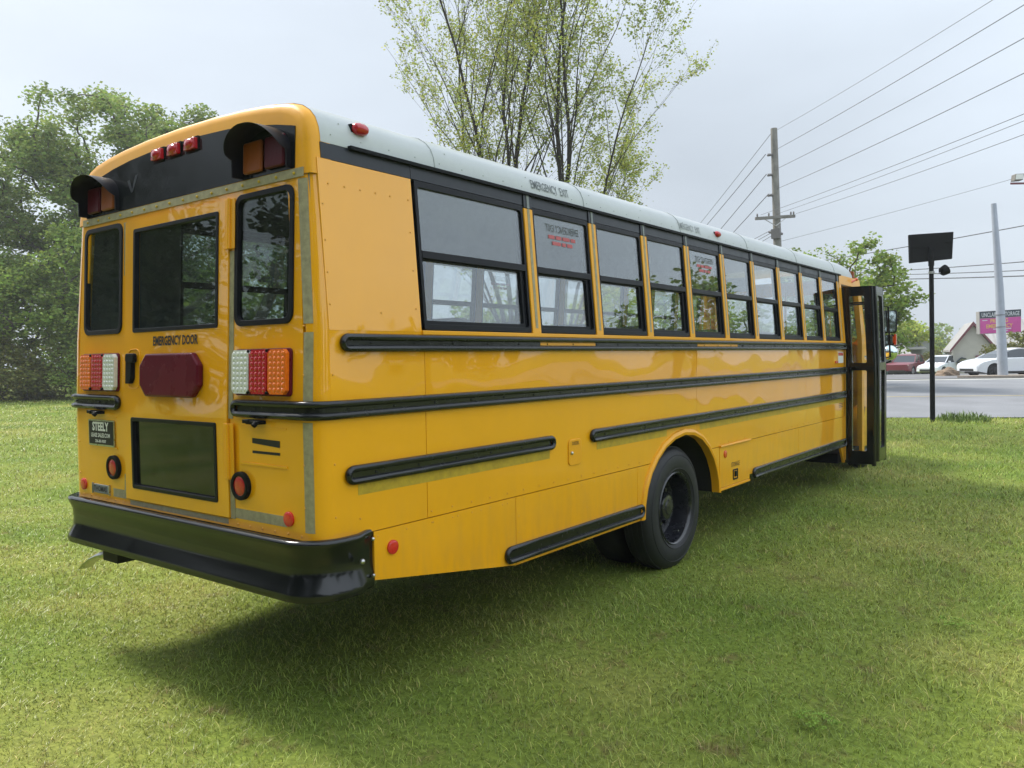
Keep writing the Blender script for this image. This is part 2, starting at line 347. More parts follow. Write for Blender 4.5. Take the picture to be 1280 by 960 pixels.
def asphalt(name, col, scale=40):
    m = bpy.data.materials.new(name); m.use_nodes = True; t = m.node_tree; p = t.nodes['Principled BSDF']; g = t.nodes.new('ShaderNodeNewGeometry')
    n = t.nodes.new('ShaderNodeTexNoise'); n.inputs['Scale'].default_value = scale; n.inputs['Detail'].default_value = 8; n2 = t.nodes.new('ShaderNodeTexNoise'); n2.inputs['Scale'].default_value = .6; n2.inputs['Detail'].default_value = 5
    for q in (n, n2): t.links.new(g.outputs['Position'], q.inputs['Vector'])
    a = t.nodes.new('ShaderNodeMath'); a.operation = 'ADD'; t.links.new(n.outputs['Fac'], a.inputs[0]); t.links.new(n2.outputs['Fac'], a.inputs[1])
    mr = t.nodes.new('ShaderNodeMapRange'); mr.inputs['From Min'].default_value = .7; mr.inputs['From Max'].default_value = 1.3; mr.inputs['To Min'].default_value = .8; mr.inputs['To Max'].default_value = 1.2
    t.links.new(a.outputs[0], mr.inputs['Value']); s = t.nodes.new('ShaderNodeVectorMath'); s.operation = 'SCALE'; s.inputs[0].default_value = col
    t.links.new(mr.outputs[0], s.inputs['Scale']); t.links.new(s.outputs[0], p.inputs['Base Color']); p.inputs['Roughness'].default_value = .85
    return m
M['asphalt'] = asphalt('worn_asphalt', (.185, .19, .205)); M['lot'] = asphalt('parking_asphalt', (.15, .15, .155)); M['paint'] = asphalt('worn_road_paint', (.50, .50, .46)); M['ypaint'] = asphalt('worn_yellow_paint', (.40, .33, .16))
M['kerb'] = asphalt('kerb_concrete', (.30, .25, .20), 8); M['dirt'] = asphalt('bare_soil', (.16, .105, .065), 14)
def strip(name, s0, s1, f0, f1, lift, m, ns=40, nd=14, kind='structure', label=None):
    b = MB(); vs = []
    for i in range(ns+1):
        s = s0+(s1-s0)*i/ns; a = f0(s); c = f1(s)
        for j in range(nd+1):
            x, y, _ = st(s, a+(c-a)*j/nd); vs.append((x, y, hgt(x, y)+lift))
    b.add(vs, [(i*(nd+1)+j, (i+1)*(nd+1)+j, (i+1)*(nd+1)+j+1, i*(nd+1)+j+1) for i in range(ns) for j in range(nd)])
    return tag(b.build(name, m, merge=False, smooth='all'), label, None, kind=kind)
strip('road', -1, 70, road_near, lambda s: 38.5, .022, M['asphalt'], 60, 24)
strip('parking_lot', -1, 70, lambda s: 38.9, lambda s: 59.0, .026, M['lot'], 60, 24)
strip('road_edge_line', -1, 70, lambda s: 37.6, lambda s: 38.2, .028, M['paint'], 60, 2)
strip('road_lane_line', -1, 70, lambda s: 28.6-.06*(s-14), lambda s: 28.75-.06*(s-14), .028, M['ypaint'], 60, 1)
def kerb_island():
    b = MB(); loop = []
    for i in range(28):
        a = 2*math.pi*i/28; s = 29+8.5*math.cos(a)*(1 if math.cos(a) > 0 else .8); D = 39.8+.75*math.sin(a); loop.append((s, D))
    b.prism(loop, 0, .13, lambda s, D, d: (*st(s, D)[:2], hgt(*st(s, D)[:2])+d))
    tag(b.build('kerb', M['kerb'], merge=False, bevel=.02), 'low concrete kerb island', None, kind='structure')
kerb_island()

def blades():
    rng = np.random.default_rng(11)
    P = []; 
    def zone(D0, D1, dens, h, wdt, marg=1.15):
        area = 0
        smax = lambda D: .66*D*marg+1.2
        n = int(dens*(D1-D0)*(smax(D0)+smax(D1)))
        D = rng.uniform(D0, D1, n); s = rng.uniform(-1, 1, n)*smax(D1); k = np.abs(s) < smax(D); D = D[k]; s = s[k]
        x = CAM.x+FH.x*D+RH.x*s; y = CAM.y+FH.y*D+RH.y*s
        P.append(np.stack([x, y, np.full(len(x), h), np.full(len(x), wdt), D, s], 1))
    zone(1.0, 4.0, 4600, .034, .0038, 1.25); zone(4.0, 6.5, 2900, .038, .0050, 1.2); zone(6.5, 10, 1400, .046, .0072); zone(10, 16, 420, .065, .010); zone(16, 27, 150, .08, .017); zone(27, 60, 34, .10, .035)
    A = np.concatenate(P)
    x, y, h, wd, D, s = A.T
    # keep off the road
    near = np.where(s > -3, 21.3-.16*(s-11), 21.3+.16*14+(-3-s)*.12)
    k = ~((D > near+rng.normal(0, .07, len(D))-.05) & (s > -1)); k &= ~(in_bus(x, y) & (rng.random(len(x)) < .5) & (y > 2))
    # bare patch behind the bumper
    k &= ~((np.hypot((x+4.9), (y-1.9)*1.3) < .30+rng.normal(0, .08, len(x))))
    x, y, h, wd = x[k], y[k], h[k], wd[k]; n = len(x)
    # clumpiness: low frequency height field from summed sines
    f = (np.sin(x*2.3+1.1*np.sin(y*1.7))+np.sin(y*2.9+1.3*np.sin(x*2.1))+np.sin((x+y)*5.1+np.sin(x*4))*.6+np.sin((x-y)*8.3)*.5)
    h = h*(1+.16*f)*rng.uniform(.55, 1.35, n); h = np.clip(h, .018, .2)
    tall = rng.random(n) < .010; h[tall] *= 1.5
    az = rng.uniform(0, 2*np.pi, n); lean = rng.uniform(.3, 1.5, n)*h
    dx = np.cos(az); dy = np.sin(az); px, py = -dy, dx
    z0 = height(x, y)-.004
    tw = rng.uniform(-.5, .5, n)
    V = np.zeros((n, 5, 3))
    for i, (tt, wf) in enumerate(((0, 1), (0, -1), (.55, .85), (.55, -.85), (1, 0))):
        off = lean*tt**1.8
        V[:, i, 0] = x+dx*off+px*wd*wf*.5*(1); V[:, i, 1] = y+dy*off+py*wd*wf*.5
        V[:, i, 2] = z0+h*(tt*(1-.22*tt))+tw*wd*wf*.3
    me = bpy.data.meshes.new('grass'); me.vertices.add(n*5); me.vertices.foreach_set('co', V.astype(np.float32).ravel())
    base = np.arange(n)*5
    loops = np.stack([base, base+1, base+3, base+2, base+2, base+3, base+4], 1).astype(np.int32)
    me.loops.add(n*7); me.loops.foreach_set('vertex_index', loops.ravel())
    me.polygons.add(n*2); ls = np.stack([np.arange(n)*7, np.arange(n)*7+4], 1).astype(np.int32); me.polygons.foreach_set('loop_start', ls.ravel())
    try: me.polygons.foreach_set('loop_total', np.tile([4, 3], n).astype(np.int32))
    except Exception: pass
    me.update(calc_edges=True)
    tone = np.ones((n, 4)); u = rng.random(n); v = rng.uniform(.50, 1.55, n)
    tone[:, 0] = v*np.where(u < .10, 1.55, np.where(u > .80, 1.18, 1.0)); tone[:, 1] = v*np.where(u < .10, 1.15, np.where(u > .80, 1.10, 1.0)); tone[:, 2] = v*np.where(u < .10, 1.8, 1.0)
    ca = me.color_attributes.new('tone', 'FLOAT_COLOR', 'POINT'); ca.data.foreach_set('color', np.repeat(tone, 5, 0).astype(np.float32).ravel())
    me.materials.append(M['blade']); me.polygons.foreach_set('use_smooth', np.zeros(n*2, bool))
    o = bpy.data.objects.new('grass', me); COL.objects.link(o); tag(o, 'short mown green grass of the lawn around the yellow bus', 'grass', kind='stuff')
    print('blades', n)
blades()
# ---- bare soil spot behind the bumper
def soil():
    rnd = random.Random(2); b = MB(); L = [(-4.9+.40*math.cos(a)*rnd.uniform(.75, 1.2), 1.9+.30*math.sin(a)*rnd.uniform(.75, 1.2)) for a in [2*math.pi*i/22 for i in range(22)]]
    b.add([(-4.9, 1.9, .022)]+[(x, y, .004) for x, y in L], [(0, i+1, (i+1) % 22+1) for i in range(22)])
    tag(b.build('bare_soil_patch', M['dirt'], smooth='all'), 'bare brown soil spot in the lawn', None, kind='structure')
soil()

# ------------------------------------------------------------------ vegetation
def leafmat(name, c, var=.35, transl=.3, hue=(1.25, 1.05, .8)):
    m = bpy.data.materials.new(name); m.use_nodes = True; t = m.node_tree; p = t.nodes['Principled BSDF']; p.inputs['Roughness'].default_value = .55; p.inputs['Specular IOR Level'].default_value = .25
    at = t.nodes.new('ShaderNodeAttribute'); at.attribute_name = 'tone'
    mul = t.nodes.new('ShaderNodeMixRGB'); mul.blend_type = 'MULTIPLY'; mul.inputs[0].default_value = 1; mul.inputs[1].default_value = (*c, 1); t.links.new(at.outputs['Color'], mul.inputs[2])
    t.links.new(mul.outputs[0], p.inputs['Base Color']); tl = t.nodes.new('ShaderNodeBsdfTranslucent'); t.links.new(mul.outputs[0], tl.inputs['Color'])
    mx = t.nodes.new('ShaderNodeMixShader'); mx.inputs[0].default_value = transl; o = t.nodes['Material Output']
    t.links.new(p.outputs[0], mx.inputs[1]); t.links.new(tl.outputs[0], mx.inputs[2]); t.links.new(mx.outputs[0], o.inputs[0]); return m
M['leaf_oak'] = leafmat('leaf_oak', (.205, .29, .085), transl=.45); M['leaf_fresh'] = leafmat('leaf_fresh', (.30, .38, .055), transl=.45); M['leaf_mid'] = leafmat('leaf_mid', (.215, .31, .075), transl=.45); M['leaf_spring'] = leafmat('leaf_spring', (.34, .41, .115), transl=.45); M['leaf_belt'] = leafmat('leaf_belt', (.035, .05, .02), transl=.2); M['leaf_dark'] = leafmat('leaf_dark', (.09, .13, .045)); M['leaf_bush'] = leafmat('leaf_bush', (.15, .17, .045))
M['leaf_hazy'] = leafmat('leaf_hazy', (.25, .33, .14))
M['bark'] = mat('bark', (.085, .070, .058), .9, noise=(5, .35), bump=(14, .8, .03)); M['bark_dark'] = mat('bark_dark', (.050, .042, .042), .9, noise=(5, .35))
def leaves(name, C, RAD, per, size, m, parent, rng, ctone, elong=1.5):
    """C: clump centres, RAD radii; 'per' leaves in each; ctone: tone of each clump"""
    n = len(C)*per; idx = np.repeat(np.arange(len(C)), per)
    g = rng.normal(0, 1, (n, 3)); g /= np.maximum(1e-6, np.linalg.norm(g, axis=1))[:, None]; g *= (rng.random(n)**.45)[:, None]
    P = C[idx]+g*RAD[idx][:, None]*np.array([1, 1, .75])
    a = rng.normal(0, 1, (n, 3)); a /= np.linalg.norm(a, axis=1)[:, None]; b = rng.normal(0, 1, (n, 3)); b -= a*(a*b).sum(1)[:, None]; b /= np.linalg.norm(b, axis=1)[:, None]
    a[:, 2] *= .6
    sz = size*rng.uniform(.55, 1.3, n)[:, None]
    V = np.stack([P-a*sz*elong*.5, P+b*sz*.42, P+a*sz*elong*.5, P-b*sz*.42], 1)
    base = rootloc(parent); V -= np.array(base)
    me = bpy.data.meshes.new(name); me.vertices.add(n*4); me.vertices.foreach_set('co', V.astype(np.float32).ravel())
    me.loops.add(n*4); me.loops.foreach_set('vertex_index', np.arange(n*4, dtype=np.int32)); me.polygons.add(n); me.polygons.foreach_set('loop_start', (np.arange(n)*4).astype(np.int32))
    try: me.polygons.foreach_set('loop_total', np.full(n, 4, np.int32))
    except Exception: pass
    me.update(calc_edges=True)
    v = rng.uniform(.7, 1.35, n)*ctone[idx]; tone = np.stack([v*rng.uniform(.9, 1.25, n), v, v*rng.uniform(.7, 1.1, n), np.ones(n)], 1)
    ca = me.color_attributes.new('tone', 'FLOAT_COLOR', 'POINT'); ca.data.foreach_set('color', np.repeat(tone, 4, 0).astype(np.float32).ravel())
    me.materials.append(m); o = bpy.data.objects.new(name, me); COL.objects.link(o); o.parent = parent; return o
def skeleton(base, pts, bf, seed, r_tip, r_pow=.5, wob=.12, nseg=3, sides=6, stems=1, upw=0.0, trunk_h=None):
    """grow limbs through the attractor points, nearest first; returns MB"""
    pts = np.array(sorted(pts.tolist(), key=lambda p: np.linalg.norm(np.array(p)-base))); nodes = [np.array(base, float)]; par = [-1]; pl = [0.0]
    if trunk_h:
        k = 4
        for i in range(1, k+1):
            nodes.append(np.array(base)+np.array([0.06*math.sin(i*2+seed), 0.06*math.cos(i*3+seed), trunk_h*i/k])); par.append(len(nodes)-2); pl.append(trunk_h*i/k)
    A = np.array(nodes)
    for p in pts:
        A = np.array(nodes); d = np.linalg.norm(A-p, axis=1); dz = p[2]-A[:, 2]; hor = np.hypot(A[:, 0]-p[0], A[:, 1]-p[1])
        cost = d+bf*np.array(pl)+np.where(dz < 0, -dz*1.2, 0)+upw*np.maximum(0, hor-.55*np.maximum(dz, 0))
        if trunk_h: cost[:4] += 50
        j = int(np.argmin(cost)); nodes.append(p); par.append(j); pl.append(pl[j]+d[j])
    n = len(nodes); cnt = np.ones(n)
    for i in range(n-1, 0, -1): cnt[par[i]] += cnt[i]
    rad = r_tip*cnt**r_pow
    rnd = random.Random(seed); b = MB(); kids = {}
    for i in range(1, n): kids.setdefault(par[i], []).append(i)
    for i in range(1, n):
        a = nodes[par[i]]; c = nodes[i]; L = np.linalg.norm(c-a); pp = []; rr = []
        pdir = a-nodes[par[par[i]]] if par[i] > 0 else np.array([0, 0, 1.]); pdir = pdir/max(1e-6, np.linalg.norm(pdir))
        k = nseg if L > .5 else 1
        r0 = min(rad[par[i]], rad[i]*1.35)
        for q in range(k+1):
            t = q/k; p = a*(1-t)+c*t; bend = (pdir*L*.22)*math.sin(math.pi*t)*(1-t)
            jit = np.array([rnd.uniform(-1, 1) for _ in range(3)])*wob*min(L, 1.2)*.35 if 0 < q < k else 0
            pp.append(p+bend+jit); rr.append(r0+(rad[i]-r0)*t)
        b.tube(pp, rr, n=sides if rad[i] > .03 else 4 if rad[i] > .012 else 3, cap=False)
    return b
def crown_points(rng, blobs, n, shell=.35):
    """points spread through the union of ellipsoids blobs=[(x,y,z,rx,ry,rz)]"""
    W = np.array([b[3]*b[4]*b[5] for b in blobs])**(2/3); W = W/W.sum(); out_ = []
    for i in rng.choice(len(blobs), n, p=W):
        b = blobs[i]; v = rng.normal(0, 1, 3); v /= np.linalg.norm(v); r = rng.uniform(shell, 1)**.6; out_.append([b[0]+v[0]*r*b[3], b[1]+v[1]*r*b[4], b[2]+v[2]*r*b[5]])
    return np.array(out_)
def tree(name, label, base, blobs, nclump, per, lsize, rad, leaf, seed, group=None, cat='tree', bf=.25, r_tip=.03, trunk_h=2.5, bark='bark', wob=.25, upw=0.0, shell=.35, trim=None, limbs=True):
    rng = np.random.default_rng(seed); base = (base[0], base[1], hgt(base[0], base[1])-.05 if len(base) == 2 else base[2])
    root = thing(name, base, label, cat, group)
    C = crown_points(rng, blobs, nclump, shell)
    if trim is not None: C = trim(C)
    if limbs:
        sk = skeleton(np.array(base), C[:min(len(C), 420)], bf, seed, r_tip, trunk_h=trunk_h, wob=wob, upw=upw); sk.build('trunk', M[bark], root, smooth='all', merge=False)
    zt = (C[:, 2]-C[:, 2].min())/max(.1, np.ptp(C[:, 2]))
    tone = rng.uniform(.72, 1.30, len(C))
    leaves('crown', C, rng.uniform(.65, 1.25, len(C))*rad, per, lsize, M[leaf], root, rng, tone)
    return root

def S(s, D, z): return st(s, D, z)
def blob(s, D, z, rs, rz, rd=None): x, y, _ = st(s, D); return (x, y, z, rs, rd or rs, rz)
# left woodland edge: big oak, its neighbours and the understorey
tree('oak_tree', 'tallest broad spring oak at the left, rounded crown above the bus corner', st(-21, 46)[:2],
     [blob(-23.5, 46, 14, 4.2, 3.6), blob(-19.5, 46, 12.8, 3.2, 4.0), blob(-26.5, 45, 11.5, 3.6, 3.2), blob(-21.5, 44.5, 9, 3.6, 2.8), blob(-17.5, 46, 9.5, 2.8, 4.0), blob(-27.5, 46, 8, 3.2, 2.6)], 380, 170, .165, .92, 'leaf_oak', 5, group='trees along the left wood edge', r_tip=.028)
tree('oak_tree', 'oak right of the tallest one, showing over the rear roof cap of the bus', st(-15.2, 47)[:2],
     [blob(-16.5, 47, 12.6, 2.6, 2.9), blob(-14.5, 47, 9.5, 2.8, 3.5), blob(-18.2, 46.6, 14.6, 1.8, 1.8)], 170, 160, .165, .9, 'leaf_oak', 8, group='trees along the left wood edge', r_tip=.028)
tree('shade_tree', 'tree at the far left frame edge with pale open foliage and thin limbs', st(-29.5, 44)[:2],
     [blob(-30, 44, 10.5, 3.6, 2.8), blob(-32, 43, 7.5, 3.4, 3), blob(-28, 43, 6.2, 2.4, 2)], 150, 140, .16, .85, 'leaf_hazy', 13, group='trees along the left wood edge', r_tip=.026)
tree('understorey_tree', 'mid green small tree in front of the wood, lowest at the far left lawn edge', st(-26.5, 41)[:2],
     [blob(-27, 41, 5.8, 2.6, 2.2), blob(-25, 40.5, 4.4, 2.3, 2.2), blob(-29, 41, 3.6, 2.4, 2.2)], 150, 130, .15, .8, 'leaf_mid', 21, group='trees along the left wood edge', r_tip=.022, trunk_h=1.8)
tree('understorey_tree', 'slim bright green small tree between the oak trunks beside the bus corner', st(-22.3, 41.5)[:2],
     [blob(-22.5, 41.5, 6.4, 2.2, 2.6), blob(-21.5, 41, 4.2, 2.0, 2.0)], 110, 120, .15, .8, 'leaf_mid', 24, group='trees along the left wood edge', r_tip=.022, trunk_h=1.8)
hedge_lab = ['low leafy thicket at the far left end of the wood edge', 'low thicket on the lawn edge under the bright small tree', 'low thicket just left of the bus rear corner', 'low thicket hidden mostly behind the bus rear']
for i, (s, D, r, z) in enumerate([(-30, 41, 2.6, 2.0), (-25.5, 40, 2.4, 1.7), (-21.0, 40.5, 2.4, 1.9), (-17.0, 42, 2.6, 2.2)]):
    tree('thicket', hedge_lab[i], st(s, D)[:2], [blob(s, D, z*.8, r, z*1.0), blob(s+1.5, D+.5, z*.6, r*.8, z*.75)], 80, 130, .13, .7, 'leaf_mid' if i != 1 else 'leaf_bush', 30+i, group='thickets under the left trees', cat='bush', r_tip=.015, trunk_h=.4)
# the wood behind (dense, reads as one mass between the nearer trunks)
rng = np.random.default_rng(77)
def wood(name, label, segs, seed, leaf, kind='stuff', n=170, per=80, size=.32, rad=1.5):
    rng = np.random.default_rng(seed); root = thing(name, st(segs[0][0], segs[0][1], 0), label, 'woodland'); root['kind'] = kind
    C = crown_points(rng, [blob(*g) for g in segs], n, .1); C = C[C[:, 2] > .3]
    leaves('crown', C, rng.uniform(.7, 1.3, len(C))*rad, per, size, M[leaf], root, rng, rng.uniform(.6, 1.2, len(C)))
wood('far_wood', 'dark dense wood closing the view behind the left oaks', [(-36, 52, 5, 6, 5, 3), (-28, 53, 4.6, 6, 4.6, 3), (-20, 54, 4.6, 6, 4.8, 3), (-12, 55, 4, 6, 4.2, 3)], 41, 'leaf_mid', n=380, per=75)
# trees across the far side, seen through the bus windows
lab = ['small roadside tree seen through the rearmost side window', 'small roadside tree seen through the second side window', 'small roadside tree seen through the middle side windows', 'small roadside tree seen through the front side windows']
for i, (s, D, z, r, rz) in enumerate([(-8.5, 46, 3.4, 3.0, 2.6), (-1.0, 48, 3.2, 2.8, 2.4), (6.0, 50, 3.4, 3.0, 2.8), (13, 52, 3.6, 3.2, 3.0)]):
    tree('roadside_tree', lab[i], st(s, D)[:2], [blob(s, D, z, r, rz), blob(s+1.6, D, z*.7, r*.7, rz*.7)], 110, 60, .22, .85, 'leaf_mid' if i % 2 else 'leaf_fresh', 50+i, group='roadside trees beyond the bus', r_tip=.02, trunk_h=1.2)
# the two sparse spring trees above the roof: many steep stems, few small leaves
def sparse(label, base, stems, seed, group):
    rng = np.random.default_rng(seed); root = thing('young_leaf_tree', (base[0], base[1], 0), label, 'tree', group); b = MB(); tips = []; rnd = random.Random(seed)
    def grow(p, d, L, r, lvl):
        k = max(3, int(L/.55)); pts = [p.copy()]; rr = [r]; cur = p.copy(); dd = d.copy()
        for i in range(k):
            dd = (dd+Vector((rnd.uniform(-1, 1), rnd.uniform(-1, 1), rnd.uniform(-.4, .8)))*(.10+.03*lvl)).normalized()
            cur = cur+dd*(L/k); pts.append(cur.copy()); rr.append(max(.0035, r*(1-.85*(i+1)/k)))
            f = (i+1)/k
            if lvl < 4 and f > (.22 if lvl == 0 else .12) and rnd.random() < (.92 if lvl == 0 else .74 if lvl < 2 else .62):
                for _ in range(2 if (lvl == 1 and rnd.random() < .3) else 1):
                    ax = Vector((rnd.gauss(0, 1), rnd.gauss(0, 1), 0)).normalized(); sp = rnd.uniform(.30, .68) if lvl < 1 else rnd.uniform(.45, .95)
                    nd = (dd+ax*sp+Vector((0, 0, .12))).normalized(); nl = L*rnd.uniform(.34, .55)*(1-.45*f)
                    if lvl >= 1: nl = max(nl, .4)
                    if nl > .3: grow(cur.copy(), nd, nl, max(.0035, rr[-1]*.50), lvl+1)
            if lvl >= 2 or (lvl == 1 and f > .55): tips.append((cur.x, cur.y, cur.z))
        b.tube(pts, rr, n=7 if r > .05 else 5 if r > .02 else 3, cap=False); tips.append((cur.x, cur.y, cur.z))
    for (dx, dz, ds, L, r, h0) in stems:
        d = Vector((RH.x*dx+FH.x*ds, RH.y*dx+FH.y*ds, dz)).normalized(); grow(Vector((base[0]+RH.x*dx*.4, base[1]+RH.y*dx*.4, h0)), d, L, r*.72, 0)
    b.tube([(base[0], base[1], -.1), (base[0], base[1], .9), (base[0], base[1], 2.0)], [.28, .22, .19], n=9)
    b.build('trunk', M['bark_dark'], root, smooth='all', merge=False)
    C = np.array(tips); low = C[:, 2] > 2.0; C = C[low]; 
    print('tips', len(C))
    if len(C) > 9000: C = C[rng.choice(len(C), 9000, replace=False)]
    leaves('crown', C, rng.uniform(.12, .28, len(C)), 4, .066, M['leaf_spring'], root, rng, rng.uniform(.75, 1.3, len(C)), 1.35)
sparse('left one of the two sparse spring trees rising behind the bus roof', st(.15, 24)[:2],
       [(-.12, 1, .1, 11.5, .11, 1.6), (-.06, 1, -.12, 13.2, .12, 1.6), (.0, 1, .1, 13.4, .12, 1.8), (.09, 1, -.08, 12.5, .11, 1.7), (-.24, 1, 0, 6.0, .07, 1.5), (-.38, 1, .1, 3.9, .06, 1.9)], 4, 'sparse spring trees behind the roof')
sparse('right one of the two sparse spring trees, its fork leaning right above the roof letters', st(1.5, 24.5)[:2],
       [(.06, 1, .1, 13.0, .13, 1.8), (.13, 1, -.1, 13.0, .13, 1.8), (.17, 1, .1, 9.5, .09, 1.7), (.26, 1, 0, 6.0, .07, 1.6), (.46, 1, .1, 5.0, .07, 1.8)], 9, 'sparse spring trees behind the roof')
# right hand trees beyond the street
tree('maple_tree', 'bright green roadside maple behind the black open bus door, right of the roof end', st(14.3, 33)[:2],
     [blob(14.6, 33, 5.0, 1.5, 1.5), blob(13.9, 33, 3.6, 1.7, 1.7), blob(15.5, 33.3, 3.9, 1.25, 1.3), blob(12.9, 33, 5.3, .75, .8), blob(16.2, 33, 3.7, .8, .8), blob(15.0, 33, 2.5, 1.5, .9)], 190, 60, .13, .42, 'leaf_mid', 61, r_tip=.014, trunk_h=1.4)
tree('maple_tree', 'small round tree top peeking over the front end of the bus roof', st(13.2, 37)[:2],
     [blob(12.9, 37, 5.8, .95, .65), blob(13.6, 37, 4.9, 1.3, 1.0)], 60, 60, .13, .42, 'leaf_mid', 63, r_tip=.014, trunk_h=2.2)
for i, (s, D, z, r, rz, lf, lb) in enumerate([(38, 78, 3.0, 2.4, 2.0, 'leaf_fresh', 'bright low tree rising left of the red trimmed gable'), (34, 80, 2.8, 3.2, 2.3, 'leaf_mid', 'low green tree between the black pole and the gable'), (29, 76, 2.8, 3.0, 2.4, 'leaf_mid', 'low green tree directly behind the black post'), (55, 70, 4.0, 2.6, 2.4, 'leaf_mid', 'low tree behind the house, right of the pink sign')]):
    tree('background_tree', lb, st(s, D)[:2], [blob(s, D, z, r, rz), blob(s+1.5, D, z-.8, r*.8, rz*.7)], 90, 60, .26, .9, lf, 70+i, group='low trees behind the buildings', r_tip=.02, trunk_h=1)
wood('hazy_wood', 'far line of hazy green woods on the horizon at the right', [(30, 110, 2.5, 14, 3.5, 4), (55, 112, 2.2, 14, 3.2, 4), (80, 110, 2.5, 14, 4, 4), (5, 108, 2.5, 14, 3.8, 4)], 45, 'leaf_hazy', n=260, per=60, size=.5, rad=1.8)
for i, (s, D, r, z, lb) in enumerate([(34.9, 66.0, .95, .9, 'clipped dark shrub against the left wall of the gabled house'), (29.3, 48, 1.2, 1.1, 'large olive shrub behind the white sedan and left of the grey pole'), (30.6, 47, 2.1, 1.5, 'large olive shrub behind the white sedan roof right of the grey pole')]):
    tree('shrub', lb, st(s, D)[:2], [blob(s, D, z, r, z*.95, 1.2)], 60, 90, .11, .42, 'leaf_bush', 90+i, group='shrubs in front of the house', cat='bush', r_tip=.01, trunk_h=.3)
# trees beside the camera's right, seen only as reflections in the side windows
for i, (x, y, h) in enumerate([(19, 42, 9.5), (14, 58, 8)]):
    tree('verge_tree', ['tall tree across the street mirrored in the middle side windows', 'tree further along mirrored in the front side windows'][i], (x, y), [(x, y, h*.62, 4.2, 4.2, h*.36), (x+2, y+2, h*.45, 3, 3, h*.3)], 150, 60, .25, 1.0, 'leaf_mid', 101+i, r_tip=.03, trunk_h=2)
# tree belt behind the photographer: mirrored in the dark rear glass and the bumper
for i, s in enumerate((-48, -38, -28, -18, -8, 2, 12, 22)):
    x, y = s+2*math.sin(i*2.1), -17-2.5*math.cos(i*1.7)
    tree('belt_tree', 'dark tree %s of the belt behind the photographer, mirrored in the bumper' % ('one', 'two', 'three', 'four', 'five', 'six', 'seven', 'eight')[i], (x, y), [(x, y, 8, 5.5, 3.5, 5.5), (x+2.5, y+1, 4, 4.5, 3, 3.6), (x-2.5, y+1, 3.6, 4.5, 3, 3.4)], 150, 120, .27, 1.5, 'leaf_belt', 130+i, group='tree belt behind the photographer', r_tip=.04, trunk_h=2)
for i, (x, y, h) in enumerate([(33, -16, 9), (36, -4, 8), (31, 7, 9.5), (35, 19, 7.5), (30, 30, 8.5)]):
    tree('verge_tree', 'tree %s of the row beside the lawn, mirrored in the bus side paint' % ('nearest', 'second', 'third', 'fourth', 'fifth')[i], (x, y), [(x, y, h*.6, 3.5, 4.4, h*.38), (x, y+3, h*.4, 3, 3.5, h*.3)], 110, 70, .3, 1.2, 'leaf_dark', 151+i, group='tree row beside the lawn', r_tip=.03, trunk_h=2)
# tall weeds at the black post
def tuft(name, label, cx, cy, n, hh, spread, seed, wd=.012, group=None):
    rnd = random.Random(seed); b = MB()
    for _ in range(n):
        a = rnd.uniform(0, 6.28); q = spread*math.sqrt(rnd.random()); x = cx+q*math.cos(a)*1.0; y = cy+q*math.sin(a)*.7; h = hh*rnd.uniform(.5, 1.15)*(1-.45*(q/spread)**2)
        d = rnd.uniform(0, 6.28); L = h*rnd.uniform(.15, .7); ux, uy = math.cos(d), math.sin(d); w_ = wd*rnd.uniform(.6, 1.2); z = hgt(x, y)
        b.add([(x-uy*w_, y+ux*w_, z), (x+uy*w_, y-ux*w_, z), (x+ux*L*.35+uy*w_*.8, y+uy*L*.35-ux*w_*.8, z+h*.6), (x+ux*L*.35-uy*w_*.8, y+uy*L*.35+ux*w_*.8, z+h*.6), (x+ux*L, y+uy*L, z+h*.95)], [(0, 1, 2, 3), (3, 2, 4)])
    o = b.build(name, M['weed'], loc=(cx, cy, 0), merge=False); tag(o, label, 'plant', group); return o
M['weed'] = mat('weed_green', (.13, .20, .035), .55, noise=(9, .35))
tuft('weed_tuft', 'tall grass tuft growing at the foot of the black post', .95, 20.75, 420, .30, .62, 5)
M['clover'] = mat('clover_green', (.17, .27, .035), .6, noise=(30, .3), spec=.2)
def weed(name, label, cx, cy, seed, r=.09):
    rnd = random.Random(seed); b = MB()
    for i in range(34):
        a = rnd.uniform(0, 6.28); q = r*math.sqrt(rnd.random()); x = cx+q*math.cos(a); y = cy+q*math.sin(a); z = .045+rnd.uniform(-.012, .014); s_ = rnd.uniform(.009, .017)
        for k in range(3):
            t = a+k*2.09; ux, uy = math.cos(t), math.sin(t); b.add([(x, y, z), (x+ux*s_-uy*s_*.55, y+uy*s_+ux*s_*.55, z+.004), (x+ux*s_*1.5, y+uy*s_*1.5, z-.002), (x+ux*s_+uy*s_*.55, y+uy*s_-ux*s_*.55, z+.004)], [(0, 1, 2, 3)])
    tag(b.build(name, M['clover'], loc=(cx, cy, 0), merge=False), label, 'plant', 'small leafy weeds in the lawn')
for i, (x, y, lb) in enumerate([(3.35, .72, 'small clover weed low in the right foreground grass'), (3.0, 1.5, 'small clover weed in the lawn centre right foreground'), (1.35, -.75, 'small clover weed nearest the bottom left edge'), (2.4, .25, 'small clover weed in the middle of the foreground'), (3.3, 3.4, 'small clover weed further out on the right lawn'), (-.4, -1.0, 'small clover weed in the sunlit left foreground')]): weed('clover_weed', lb, x, y, 200+i, .07+.03*(i % 3))
